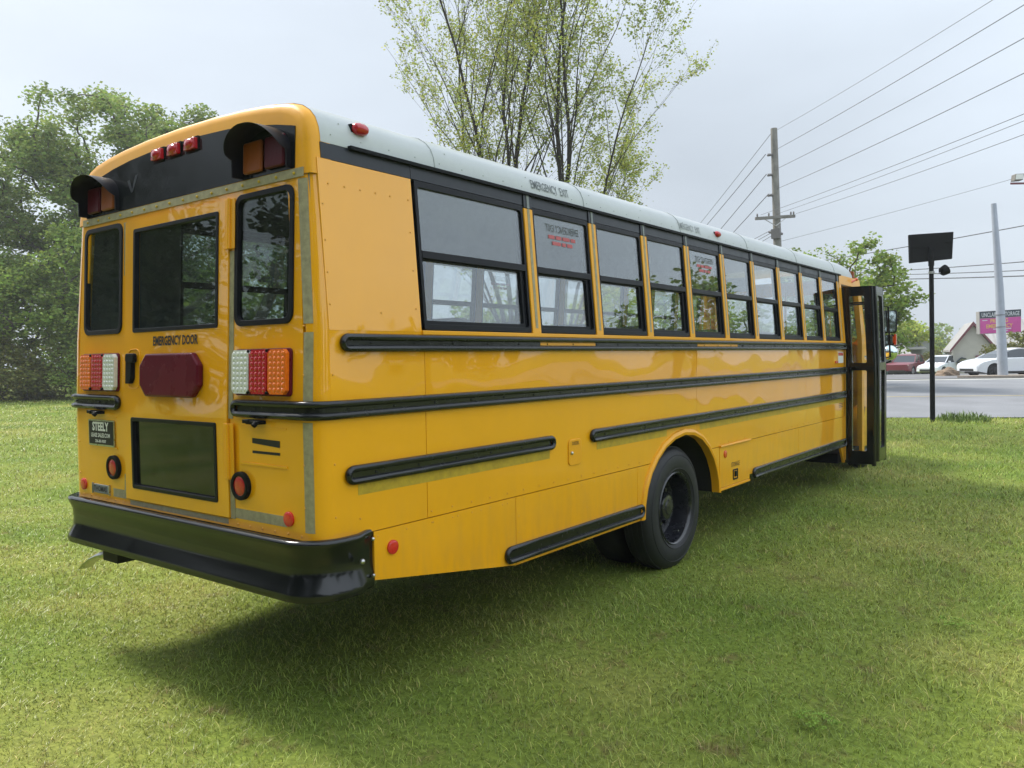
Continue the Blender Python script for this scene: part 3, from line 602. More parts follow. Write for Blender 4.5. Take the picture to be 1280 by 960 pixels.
# ================================================================== the school bus
BUS = thing('school_bus', (0, 4.9, 0), 'long yellow school bus with white roof and open entry door parked on the lawn', 'school bus')
ZB = 1.93; HW = 1.22
def hx(z): return HW-(max(0, z-ZB))*.077 if z > ZB else HW
def RY(z): return .045*max(0, z-1.5)/1.1
def TS(y, z, d): return (hx(z)+d, y, z)                 # right side
def TL(y, z, d): return (-hx(z)-d, y, z)                # left side
def TR(x, z, d): return (x, RY(z)-d, z)                 # rear
RC = .085
def wrap(s, z, d, rc=RC, w_=None):
    """path round the bus: s>=0 along the right side from y=rc, negative s goes round the rear to the left side"""
    w = (w_ or hx(z)); q = math.pi/2*rc; W = 2*(w-rc)
    if s >= 0: return (w+d, rc+s, z)
    s = -s
    if s <= q: a = s/rc; return (w-rc+(rc+d)*math.cos(a), rc+RY(z)-(rc+d)*math.sin(a), z)
    s -= q
    if s <= W: return (w-rc-s, RY(z)-d, z)
    s -= W
    if s <= q: a = math.pi/2-s/rc; return (-(w-rc)-(rc+d)*math.cos(a), rc+RY(z)-(rc+d)*math.sin(a), z)
    return (-w-d, rc+s-q, z)
QA = math.pi/2*RC; WF = 2*(HW-RC)
G = .0022
YEND = 8.74
# --- side panels, below the belt (right side with the wheel arch cut out)
ARC = [(3.10, .53), (3.11, .64), (3.15, .76), (3.22, .87), (3.33, .97), (3.47, 1.055), (3.64, 1.11), (3.82, 1.132), (4.0, 1.115), (4.17, 1.06), (4.31, .97), (4.42, .86), (4.49, .74), (4.525, .64), (4.54, .53)]
def side_panels(T, name, right):
    b = MB()
    mid = [p for p in ARC if p[1] > .945]
    aL = [p for p in mid if p[0] <= 4.1]; aR = [p for p in mid if p[0] > 4.1]
    zc = 1.098
    b.prism([(RC, .945), (.72-G, .945), (.72-G, ZB), (RC, ZB)], -.03, 0, T)
    b.prism([(.72+G, .945), (3.30, .945)]+aL+[(4.1-G, zc), (4.1-G, ZB), (.72+G, ZB)], -.03, 0, T)
    b.prism([(4.1+G, zc)]+aR+[(4.34, .945), (7.1-G, .945), (7.1-G, ZB), (4.1+G, ZB)], -.03, 0, T)
    b.prism([(7.1+G, .945), (YEND, .945), (YEND, ZB), (7.1+G, ZB)], -.03, 0, T)
    z1 = .945-2*G
    b.prism([(.335, .70), (1.49-G, .525), (1.49-G, z1), (.335, z1)], -.03, .002, T)
    b.prism([(1.49+G, .525), (3.02-G, .525), (3.02-G, z1), (1.49+G, z1)], -.03, .002, T)
    b.prism([(3.02+G, .525), (3.10, .525)]+[p for p in ARC if p[0] < 3.3 and p[1] > .54]+[(3.295, z1), (3.02+G, z1)], -.03, .002, T)
    b.prism([(4.345, z1)]+[p for p in ARC if p[0] > 4.35 and p[1] > .54]+[(4.54, .55), (4.575-G, .55), (4.575-G, z1)], -.03, .002, T)
    b.prism([(5.31+G, .60), (6.82-G, .60), (6.82-G, z1), (5.31+G, z1)], -.03, .002, T)
    b.prism([(6.82+G, .60), (YEND, .60), (YEND, z1), (6.82+G, z1)], -.03, .002, T)
    # quarter panel above the belt (no window in the rearmost bay)
    b.prism([(RC, ZB), (.70, ZB), (.70, 2.735), (RC, 2.735)], -.03, .001, T)
    # pressed seams and rivets in the sheet
    rv = []
    rv += [(.10, z) for z in (1.05, 1.3, 1.72, 2.05, 2.2, 2.35, 2.52)] + [(.67, z) for z in (2.05, 2.25, 2.45, 2.62)] + [(.14+.1*i, 2.62-.0*i) for i in range(5)]
    rv += [(.75+.165*i, .975) for i in range(15)] + [(.75+.165*i, .915) for i in range(14)] + [(.36+.2*i, .915) for i in range(6)] + [(1.52, .62+.1*i) for i in range(3)] + [(2.3, .75), (.3+.2*i, 2.0) if False else (.42, 2.02), (.25, 1.02)]
    rv += [(4.6+.2*i, .975) for i in range(20)]
    b.mi = 1
    for y, z in rv:
        c = T(y, z, .0005); b.ball(c, .0055, 6, 4)
    b.mi = 0
    return b.build(name, [M['yellow'], M['rivet']], BUS, merge=False)
side_panels(TS, 'side_panel', True); side_panels(TL, 'side_panel', False)
# inner skin: closes the seams and forms the inside wall
b = MB()
for T in (TS, TL):
    b.prism([(.06, .95), (3.0, .95), (3.0, 1.2), (4.6, 1.2), (4.6, .95), (YEND if T is TS else 9.7, .95), (YEND if T is TS else 9.7, ZB), (.06, ZB)], -.06, -.034, T)
    b.prism([(.06, ZB), (.72, ZB), (.72, 2.78), (.06, 2.78)], -.06, -.034, T)
b.box((-1.14, .05, 1.15), (1.14, 8.74, 1.19)); b.box((-1.14, 8.74, 1.15), (.35, 10.0, 1.19)); b.box((.35, 8.75, .38), (1.15, 9.65, .42)); b.box((.35, 8.75, .65), (.8, 9.65, .68))
b.build('inner_lining', M['interior'], BUS, merge=False)
b = MB(); b.prism([(1.0, .58), (9.6, .58), (9.6, .92), (1.0, .92)], -1.60, -1.5, TS)
for x in (-.42, .42): b.box((x-.04, .6, .55), (x+.04, 11.9, .80))
b.box((-.9, 3.75, .47), (.9, 3.90, .60)); b.box((-.3, 3.6, .40), (.3, 4.05, .68)); b.box((-.9, 5.0, .42), (-.5, 7.4, .9)); b.box((-1.1, .2, .80), (1.1, .5, .93)); b.box((-.5, 1.2, .5), (.5, 2.6, .9))
b.build('chassis', M['chassis'], BUS, merge=False)
# wheel arch flare
for T in (TS, TL):
    b = MB(); secs = []
    for i, (y, z) in enumerate(ARC):
        cy, cz = 3.82, .62; dx, dz = y-cy, z-cz; L = math.hypot(dx, dz); nx, nz = dx/L, dz/L
        secs.append([T(y-nx*.012, z-nz*.012, -.05), T(y-nx*.012, z-nz*.012, .022), T(y+nx*.012, z+nz*.012, .028), T(y+nx*.035, z+nz*.035, .016), T(y+nx*.04, z+nz*.04, .0)])
    b.loft(secs, closed=True); b.build('wheel_arch', M['yellow_flat'], BUS, smooth=True)
    b = MB(); secs = [[T(y+(y-3.82)*.01, z, dd) for dd in (-.65, -.03)] for y, z in ARC]; b.loft(secs, closed=False, cap=False); b.build('wheel_well', M['chassis'], BUS, merge=False)
# --- storage door
b = MB(); b.prism([(4.575+G, .56), (5.31-G, .56), (5.31-G, .935), (4.575+G, .935)], -.03, .006, TS)
sd = b.build('storage_door', M['yellow'], BUS, bevel=.003)
MB().tube([TS(4.57, .945, .014), TS(5.31, .945, .014)], .011, 8).build('hinge', M['yellow_flat'], sd, smooth=True)
MB().box((HW-.01, 4.575, .535), (HW+.012, 5.31, .557)).build('sill', M['yellow_flat'], sd, bevel=.003)
b = MB(); b.ring(rrect(4.88, .60, 5.0, .70, .012), rrect(4.893, .613, 4.987, .687, .008), .006, .011, TS); b.box((HW+.006, 4.92, .63), (HW+.02, 4.955, .68)); b.build('latch', M['frame'], sd)
text('STORAGE', .062, lambda a, z, d: TS(a, z, .0075+d), M['ink'], 'lettering', sd, .75, 4.94, .745)
# --- fuel door
b = MB(); b.prism(rrect(2.075, 1.06, 2.235, 1.235, .03), 0, .008, TS); fd = b.build('fuel_door', M['yellow_flat'], BUS, bevel=.004)
text('DIESEL', .032, lambda a, z, d: TS(a, z, .009+d), M['ink'], 'lettering', fd, .95, 2.155, 1.207)
MB().ball(TS(2.105, 1.145, .012), .012, 8, 5).build('lock', M['steel'], fd, smooth=True)
# --- wedge in front of the low rail, front end post of the entry
b = MB(); b.prism([(8.50, .60), (8.74, .60), (8.74, .33), (8.70, .33)], -.03, .0, TS); b.build('stepwell_panel', M['yellow'], BUS)
b = MB(); b.box((.75, 8.55, .33), (1.18, 9.62, .46)); b.build('step', M['black_matte'], BUS)
# --- rear corners and rear sheet
for sgn in (1, -1):
    b = MB(); secs = []
    for z in (.945, 1.5, ZB, 2.3, 2.66):
        w_ = hx(z); q = []
        for i in range(9):
            a = math.pi/2*i/8; q.append((sgn*(w_-RC+RC*math.cos(a)), RC+RY(z)-RC*math.sin(a), z))
        for i in range(8, -1, -1):
            a = math.pi/2*i/8; q.append((sgn*(w_-RC+(RC-.02)*math.cos(a)), RC+RY(z)-(RC-.02)*math.sin(a), z))
        secs.append(q)
    b.loft(secs); b.build('rear_corner_post', M['yellow'], BUS, smooth=True)
def rear_plate(x0, x1, z0, z1, hole, d0, d1, b):
    outer = sqrect(x0, z0, x1, z1); inner = rrect(*hole)
    b.ring(outer, inner, d0, d1, TR)
for sgn in (1, -1):
    b = MB(); X0, X1 = (.535, HW-RC) if sgn > 0 else (-(HW-RC), -.535)
    # above the belt the sheet narrows with the corner post
    def TRn(x, z, d): 
        if abs(x) > 1.0: x = math.copysign(abs(x)-(HW-hx(z)), x)
        return TR(x, z, d)
    h = (.575, 1.965, 1.045, 2.625) if sgn > 0 else (-1.045, 1.965, -.575, 2.625)
    outer = sqrect(X0, 1.5, X1, 2.69); inner = rrect(*h, .055); b.ring(outer, inner, -.03, 0, TRn)
    b.prism([(X0, .945), (X1, .945), (X1, 1.5), (X0, 1.5)], -.03, 0, TR)
    # pressed recess lines
    rx0, rx1 = (.63, 1.0) if sgn > 0 else (-.99, -.635)
    b.box((rx0, -.006, 1.275), (rx1, .002, 1.285)); b.box((rx0, -.004, 1.462), (rx1, .002, 1.468))
    b.mi = 1
    for x in np.linspace(X0+.05, X1-.04, 6): b.ball(TR(x, .965, 0), .006, 6, 4)
    for z in (1.1, 1.3, 1.72, 1.95): b.ball(TR(X1-.012 if sgn > 0 else X0+.012, z, 0), .006, 6, 4); b.ball(TR(X0+.01 if sgn > 0 else X1-.01, z, 0), .005, 6, 4)
    b.build('rear_panel', [M['yellow'], M['rivet']], BUS, merge=False)
    b = MB(); b.ring(rrect(*h, .055), rrect(h[0]+.028, h[1]+.028, h[2]-.028, h[3]-.028, .04), -.02, .010, TR); fw = b.build('rear_window', M['frame'], BUS, bevel=.003)
    b = MB(); b.prism(rrect(h[0]+.026, h[1]+.026, h[2]-.026, h[3]-.026, .04), -.012, -.007, TR); b.build('pane', M['glass_rear'], fw)
b = MB(); b.prism([(-.535, .945), (.535, .945), (.535, .985), (-.535, .985)], -.03, 0, TR); b.build('rear_sill', M['yellow'], BUS)
MB().prism([(-.535, 2.618), (.535, 2.618), (.535, 2.70), (-.535, 2.70)], -.03, 0, TR).build('rear_lintel', M['yellow'], BUS)
# --- rear emergency door
DX = .525
b = MB()
dh = (-.425, 1.965, .44, 2.565); bh = (-.44, 1.06, .43, 1.475)
b.ring(sqrect(-DX, 1.5, DX, 2.615), rrect(*dh, .02), -.025, .012, TR); b.ring(sqrect(-DX, .992, DX, 1.5), rrect(*bh, .012), -.025, .012, TR)
door = b.build('emergency_door', M['yellow'], BUS, merge=False, label='rear emergency door with a tall upper and a low lower window')
for h, g in ((dh, 'glass_rear'), (bh, 'glass_dark')):
    b = MB(); b.ring(rrect(*h, .015), rrect(h[0]+.022, h[1]+.022, h[2]-.022, h[3]-.022, .01), -.012, .018, TR); fw = b.build('window', M['frame'], door, bevel=.003)
b = MB(); b.prism(rrect(dh[0]+.02, dh[1]+.02, dh[2]-.02, dh[3]-.02, .01), -.008, -.003, TR); b.build('pane', M['glass_rear'], door)
b = MB(); b.prism(rrect(bh[0]+.02, bh[1]+.02, bh[2]-.02, bh[3]-.02, .01), -.008, -.003, TR); b.build('pane', M['glass_dark'], door)
text('EMERGENCY DOOR', .070, lambda a, z, d: TR(a, z, .0135+d), M['ink'], 'lettering', door, .72, .03, 1.908, bold=.0022)
b = MB(); oc = []
for a0, z0 in ((-.3, 1.775), (-.3, 1.665), (-.235, 1.60), (.235, 1.60), (.3, 1.665), (.3, 1.775), (.235, 1.84), (-.235, 1.84)): oc.append((a0+.015, z0))
b.prism(oc, .012, .05, TR); sl_ = b.build('stop_light', M['dkred'], door, bevel=.012, seg=3, label='large dark red octagonal stop light')
b = MB(); b.prism([(-.46, 1.67), (-.415, 1.67), (-.395, 1.70), (-.395, 1.84), (-.46, 1.845)], .012, .04, TR); b.prism(rrect(-.455, 1.79, -.36, 1.845, .02), .02, .045, TR); b.build('handle', M['black_matte'], door, bevel=.005)
b = MB(); b.ring(rrect(-.475, 1.64, -.34, 1.87, .04), rrect(-.47, 1.645, -.345, 1.865, .038), .0115, .0165, TR); b.build('handle_recess', M['yellow_flat'], door, bevel=.002)
for z0, z1 in ((2.36, 2.615), (1.19, 1.475)):
    b = MB(); b.prism([(.50, z0), (.585, z0), (.585, z1), (.50, z1)], .012, .018, TR)
    b.tube([TR(.543, z0, .022), TR(.543, z1, .022)], .010, 8); b.build('hinge', M['yellow_flat'], door, bevel=.002)
for x0, x1, z0, z1 in ((.528, .565, .99, 1.185), (.528, .565, 1.50, 2.35), (-.56, -.53, .99, 2.62)):
    MB().prism([(x0, z0), (x1, z0), (x1, z1), (x0, z1)], 0, .004, TR).build('reflective_strip', M['tape'], BUS)
# --- trim band above the doors and reflective tapes
b = MB(); b.prism([(-1.07, 2.648), (1.11, 2.648), (1.11, 2.690), (-1.07, 2.690)], 0, .008, TR); b.mi = 1
for x in np.linspace(-1.0, 1.05, 16): b.ball(TR(x, 2.668, .010), .008, 6, 4)
b.build('trim_band', [M['tape'], M['tape_yellow']], BUS, merge=False)
for z0, z1 in ((1.96, 2.64), (1.60, 1.92), (.985, 1.50)):
    b = MB(); zs = [z0, z1]; secs = []
    for sgn in (1,):
        loop = []
        N_ = 8; vs = []
        for i in range(N_+1):
            s_ = (-QA-.012)+(QA+.012-.088)*i/N_
            for z in (z0, z1): vs.append(wrap(s_, z, .0015))
        b.add(vs, [(2*i, 2*i+2, 2*i+3, 2*i+1) for i in range(N_)])
    b.build('reflective_tape', M['tape'], BUS, merge=False, smooth='all')
for x0, x1, z0, z1 in ((.565, .985, .995, 1.045), (-.50, .50, .956, .982), (-.70, -.555, .985, 1.035)):
    MB().prism([(x0, z0), (x1, z0), (x1, z1), (x0, z1)], 0, .0015, TR).build('reflective_tape', M['tape'], BUS)
# --- tail light clusters
def cluster(sgn):
    f = lambda x: sgn*x
    def bx(x0, x1): return sorted((f(x0), f(x1)))
    a, c = bx(.595, 1.045); b = MB(); b.prism(rrect(a, 1.62, c, 1.85, .02), 0, .014, TR); cl = b.build('tail_light', M['dkred'], BUS, bevel=.003)
    for k, (m, nm) in enumerate((('clear', 'reversing_lens'), ('red', 'brake_lens'), ('amber', 'signal_lens'))):
        x0 = .60+.148*k; a, c = bx(x0, x0+.138); b = MB()
        ch = .02; L = [(a+ch, 1.63), (c-ch, 1.63), (c, 1.65), (c, 1.825), (c-ch, 1.845), (a+ch, 1.845), (a, 1.825), (a, 1.65)]
        b.prism(L, .014, .036, TR)
        for i in range(4):
            for j in range(8): b.ball(TR(a+.021+i*.032, 1.650+j*.025, .0345), .0125, 8, 5, (1, .38, 1))
        b.mi = 1
        if k:
            for z in (1.636, 1.838): b.ball(TR(f(x0-.005), z, .038), .008, 6, 4)
        b.build(nm, [M[m], M['black_matte']], cl, smooth=40, merge=False)
cluster(1); cluster(-1)
# --- round lights and reflectors
def disc(name, m, x, z, r, T, d0=.0, d1=.02, ring=None, parent=BUS):
    b = MB(); n = 28; L = [(x+r*math.cos(2*math.pi*i/n), z+r*math.sin(2*math.pi*i/n)) for i in range(n)]
    b.prism(L, d0, d1, T); b.ball(T(x, z, d1), r*.9, 20, 8, (.12, 1, 1) if T in (TS, TL) else (1, .12, 1))
    o = b.build(name, M[m], parent, smooth=40, bevel=.002)
    if ring:
        b = MB(); Lo = [(x+(r+ring)*math.cos(2*math.pi*i/n), z+(r+ring)*math.sin(2*math.pi*i/n)) for i in range(n)]; b.ring(Lo, L, 0, d1+.006, T); b.build('bezel', M['black_matte'], o, bevel=.004)
    return o
disc('round_stop_light', 'red', .635, 1.165, .05, TR, ring=.022); disc('round_stop_light', 'red', -.665, 1.165, .05, TR, ring=.022)
disc('reflector', 'redref', 1.005, 1.037, .036, TR, 0, .010); disc('reflector', 'redref', -1.075, 1.03, .036, TR, 0, .010)
disc('reflector', 'redref', .456, .842, .036, TS, .002, .012); disc('reflector', 'orange', 4.70, .865, .035, TS, .006, .012)
# --- plates and lettering on the rear
b = MB(); b.prism(rrect(-.975, 1.285, -.655, 1.445, .008), .004, .010, TR); pl = b.build('dealer_plate', M['steel'], BUS)
b = MB(); b.prism(rrect(-.965, 1.295, -.665, 1.437, .005), .010, .012, TR); b.build('plate_face', M['ink'], pl)
TP = lambda a, z, d: TR(a, z, .0125+d)
b = MB(); text('STEELY', .072, TP, None, sx=.88, cx=-.815, cy=1.402, bold=.003, merge_into=b); text('LEASE SALES.COM', .034, TP, None, sx=.88, cx=-.815, cy=1.350, bold=.0008, merge_into=b); text('256-381-9507', .024, TP, None, sx=1.0, cx=-.815, cy=1.314, bold=.0006, merge_into=b)
b.build('lettering', M['white_ink'], pl, merge=False)
b = MB(); b.prism(rrect(-.95, .99, -.745, 1.045, .02), 0, .006, TR); bd = b.build('maker_badge', M['tape_grey'], BUS, bevel=.003)
text('THOMAS', .045, lambda a, z, d: TR(a, z, .008+d), M['ink'], 'lettering', bd, .9, -.848, 1.017, bold=.001)
b = MB()
for x0 in (-.955, -.74): b.box((x0-.003, -.010, .985), (x0+.003, 0, 1.05))
b.build('badge_edge', M['steel'], bd)
b = MB(); b.prism([(.725, 1.385), (.945, 1.372), (.945, 1.405), (.725, 1.41)], .001, .0022, TR); b.prism([(.725, 1.335), (.945, 1.335), (.945, 1.348), (.725, 1.348)], .001, .0022, TR)
stx = b.build('sticker', M['ink'], BUS)
for x in (.79, -.83):
    b = MB(); b.box((x-.05, -.05, 1.482), (x+.05, 0, 1.50)); b.box((x-.07, -.055, 1.487), (x-.02, -.015, 1.505)); b.tube([(x+.03, -.045, 1.49), (x+.03, -.06, 1.475)], .014, 8); b.build('plate_lamp', M['black_matte'], BUS, bevel=.003)
# --- rub rails
def rail(s0, s1, z0, z1, T, name='rub_rail', m='black_rail', rl=True, rr=True, step=.25, r=.017, filld=.010, dented=None, parent=BUS):
    b = MB(); L = stadium(s0, s1, z0+r, z1-r, 8, rl, rr, step)
    b.tube([T(a, z, r*.85) for a, z in L], r, 8, closed=True)
    # channel floor as quads along the length
    k = max(2, int((s1-s0)/step)); A0 = s0+r*1.6; A1 = s1-r*1.6; vs = []
    for i in range(k+1):
        s_ = A0+(A1-A0)*i/k
        for z in (z0+r*.8, z1-r*.8): vs.append(T(s_, z, filld))
        for z in (z0+r*.8, z1-r*.8): vs.append(T(s_, z, 0))
    b.add(vs, [(4*i, 4*i+4, 4*i+5, 4*i+1) for i in range(k)])
    for i in range(int((s1-s0)/.3)):
        s_ = s0+.18+i*.3
        if s_ < s1-.08: b.ball(T(s_, (z0+z1)/2, filld), .007, 6, 4)
    return b.build(name, M[m], parent, smooth=45, merge=False)
TSR = TS
rail(.155, YEND, 1.825, 1.915, TS, m='black_rail')
MB().prism([(1.76, 1.862), (2.42, 1.862), (2.42, 1.880), (1.76, 1.880)], .0105, .0120, TS).build('bare_rail_patch', M['yellow_flat'], BUS)
MB().prism([(4.1, 1.862), (5.0, 1.862), (5.0, 1.880), (4.1, 1.880)], .0105, .0120, TS).build('bare_rail_patch', M['yellow_flat'], BUS)
E_ = -QA-(HW-RC-.585)
rail(E_, YEND-RC, 1.51, 1.60, wrap, m='black_rail', step=.035 if False else .045)
EL0 = -(QA+WF+QA+1.2); rail(-(QA+WF+QA+YEND-.3), -(QA+WF-(HW-RC-.59)), 1.51, 1.60, wrap, m='black_rail', step=.045)
rail(.17, 1.89, 1.19, 1.285, TS); rail(2.36, YEND, 1.19, 1.285, TS)
rail(1.385, 3.09, .545, .655, TS); rail(5.40, YEND, .545, .655, TS)
for a0, a1 in ((.17, 8.9),): rail(a0, a1, 1.19, 1.285, TL); rail(a0, a1, 1.825, 1.915, TL)
# mustard tape under the third rail
for a0, a1 in ((.24, 1.86), (2.44, 3.52), (4.16, 8.7)):
    MB().prism([(a0, 1.135), (a1, 1.135), (a1, 1.188), (a0, 1.188)], 0, .0014, TS).build('reflective_tape', M['tape_yellow'], BUS)
# --- bumper
PB = [(.03, .950), (.062, .960), (.084, .953), (.090, .940), (.080, .918), (.064, .88), (.060, .82), (.064, .775), (.092, .72), (.098, .700), (.092, .676), (.07, .667), (.045, .672)]
def bump_path():
    rc = .12; P = []; w_ = 1.19
    def at(kind, t, d):
        if kind == 'r': return (w_+d, .335-t, 0)
        return None
    for sgn in (1, -1):
        pass
    pts = []   # (centre x, centre y, normal)
    for y in (.335, .27, .2, rc): pts.append(((w_, y), (1, 0)))
    for i in range(1, 11): a = math.pi/2*i/10; pts.append(((w_-rc+rc*math.cos(a), rc-rc*math.sin(a)), (math.cos(a), -math.sin(a))))
    for i in range(1, 24): x = (w_-rc)*(1-2*i/24); pts.append(((x, 0), (0, -1)))
    for i in range(0, 11): a = math.pi/2*i/10; pts.append(((-(w_-rc)-rc*math.sin(a), rc-rc*math.cos(a)), (-math.sin(a), -math.cos(a))))
    for y in (.2, .27, .335): pts.append(((-w_, y), (-1, 0)))
    return pts
b = MB(); secs = []; bp = bump_path()
for i, ((x, y), (nx, ny)) in enumerate(bp):
    e = min(i, len(bp)-1-i); fl = 1.0 if e > 1 else (.55 if e == 1 else .30)
    secs.append([(x+nx*d*fl, y+ny*d*fl, z) for d, z in PB]+[(x+nx*(.0), y+ny*(.0), .68), (x, y, .94)])
b.loft(secs); bmp = b.build('bumper', M['black'], BUS, smooth=50)
b = MB(); b.ball((1.285, .20, .83), .014, 10, 6); b.ball((1.235, .315, .91), .010, 8, 5); b.ball((1.235, .315, .73), .010, 8, 5); b.build('bolt', M['steel'], bmp, smooth=True)
# curved tail pipe poking out low at the left
b = MB(); secs = []
for t, x, z, w_, h_ in ((0, -.75, .60, .035, .035), (.2, -.90, .595, .04, .030), (.4, -1.0, .575, .045, .022), (.6, -1.09, .54, .05, .014), (.8, -1.17, .50, .048, .009), (1, -1.24, .455, .046, .006)):
    secs.append([(x+h_*.3*math.sin(a), .06+w_*math.cos(a), z+h_*math.sin(a)) for a in [2*math.pi*i/12 for i in range(12)]])
b.loft(secs); b.build('tail_pipe', M['steel'], BUS, smooth=True)
MB().box((-.86, .0, .575), (-.68, .12, .66)).build('pipe_hanger', M['chassis'], BUS)
# --- roof
RO = [(1.1515, 2.815), (1.150, 2.84), (1.142, 2.885), (1.120, 2.935), (1.083, 2.975), (1.03, 3.008), (.96, 3.030), (.82, 3.052), (.62, 3.070), (.35, 3.084), (0, 3.09)]
RO = RO+[(-x, z) for x, z in RO[-2::-1]]
def rsec(y, k=1.0, dz=0, zc=2.6):
    return [(x*(1-(1-k)*.9), y, zc+(z-zc)*k+dz) for x, z in RO]
b = MB(); ys = [.115]+[.3+.75*i for i in range(12)]+[9.0]
secs = [rsec(y) for y in ys]+[rsec(9.35, .985), rsec(9.6, .95), rsec(9.8, .88), rsec(9.9, .80)]
inner = [[(x*.975, y, z-.03) for x, y, z in q] for q in secs]
b.loft(secs, closed=False, cap=False); b.loft(inner, closed=False, cap=False)
b.build('roof', M['roof'], BUS, smooth=50, merge=False)
b = MB(); b.loft([[(x*.96, y, z-.045) for x, y, z in q] for q in secs[:-3]], closed=False, cap=False); b.build('ceiling', M['ceiling'], BUS, merge=False, smooth='all')
# roof seams, rivets, drip rail
b = MB()
for y in (.9, 2.42, 3.95, 5.47, 6.99, 8.5): b.tube([(x*1.001, y, z+.001) for _, (x, z) in enumerate(RO)], .004, 5)
for y in np.arange(.18, 9, .19): b.ball((1.147, y, 2.86), .004, 5, 3)
for y in np.arange(.25, 9, .76): 
    for x, z in ((1.122, 2.93), (.99, 3.02)): b.ball((x, y, z), .005, 5, 3)
b.build('roof_seam', M['roof'], BUS, merge=False)
for T in (TS, TL):
    b = MB(); b.box((0, 0, 0), (1, 1, 1), T=lambda x, y, z: T(.28+y*8.45, 2.806+z*.018, -.01+x*.035)); b.build('drip_rail', M['black_matte'], BUS)
    MB().prism([(.11, 2.738), (.70, 2.738), (.70, 2.812), (.11, 2.812)], -.02, .002, T).build('header_panel', M['header'], BUS)
# lettering on the eave
def TE(a, q, d):    # lies on the curved eave: q metres up the curve from z=2.84
    P0, P1 = Vector((1.150, 0, 2.845)), Vector((1.121, 0, 2.935)); t = (q)/(P1-P0).length; p = P0.lerp(P1, t); nrm = Vector((.95, 0, .31)); return (p.x+nrm.x*(.004+d), a, p.z+nrm.z*(.004+d))
text('EMERGENCY  EXIT', .085, TE, M['ink_fade'], 'lettering', BUS, .62, 2.02, .045, bold=.0004)
text('EMERGENCY  EXIT', .085, TE, M['roof'] if False else M['tape_grey'], 'lettering', BUS, .62, 4.15, .045, bold=.0005)
def marker(x, y, z, r=.028):
    b = MB(); secs = []
    for t, q in ((-1, .35), (-.8, .8), (-.4, 1), (.4, 1), (.8, .8), (1, .35)):
        secs.append([(x+r*q*math.cos(a), y+t*.045, z+r*.85*q*math.sin(a)) for a in [2*math.pi*i/12 for i in range(12)]])
    b.loft(secs); o = b.build('marker_lamp', M['red'], BUS, smooth=True); MB().box((x-.03, y-.05, z-.02), (x-.005, y+.05, z+.02)).build('lamp_base', M['black_matte'], o)
marker(1.14, .37, 2.925, .036); marker(1.14, 4.75, 2.905, .034)
# --- rear cap
CAPY = [(.000, .90), (.006, .955), (.022, .982), (.05, .996), (.118, 1.0)]
b = MB(); secs = []
def capsec(k, y0):
    q = []
    for x, z in RO:
        zz = 2.55+(z-2.55)*k if True else z; q.append((x*(1-(1-k)*.55), y0+RY(z), zz))
    return q
zb_ = 2.66
secs = []
for y0, k in CAPY:
    q = [(hx(zb_)-(1-k)*.45, y0+RY(zb_)*1.0+(0), zb_)]+capsec(k, y0)+[(-(hx(zb_)-(1-k)*.45), y0+RY(zb_), zb_)]; secs.append(q)
b.loft(secs, closed=False, cap=False)
b.add(secs[0], [tuple(range(len(secs[0])))])
cap_ = b.build('rear_cap', M['yellow_flat'], BUS, smooth=42, merge=True)
# black panel between the warning lights, arched top edge
def arch_z(x): return 2.992-.088*(abs(x)/1.0)**2.6
bl = [(-1.03, 2.695), (1.045, 2.695)]+[(x, arch_z(x)-.0) for x in (1.045, 1.02, .9, .7, .5, .25, 0, -.25, -.5, -.7, -.9, -1.0, -1.03)]
MB().prism(bl, -.01, .004, TR).build('warning_light_panel', M['gloss_panel'], BUS)
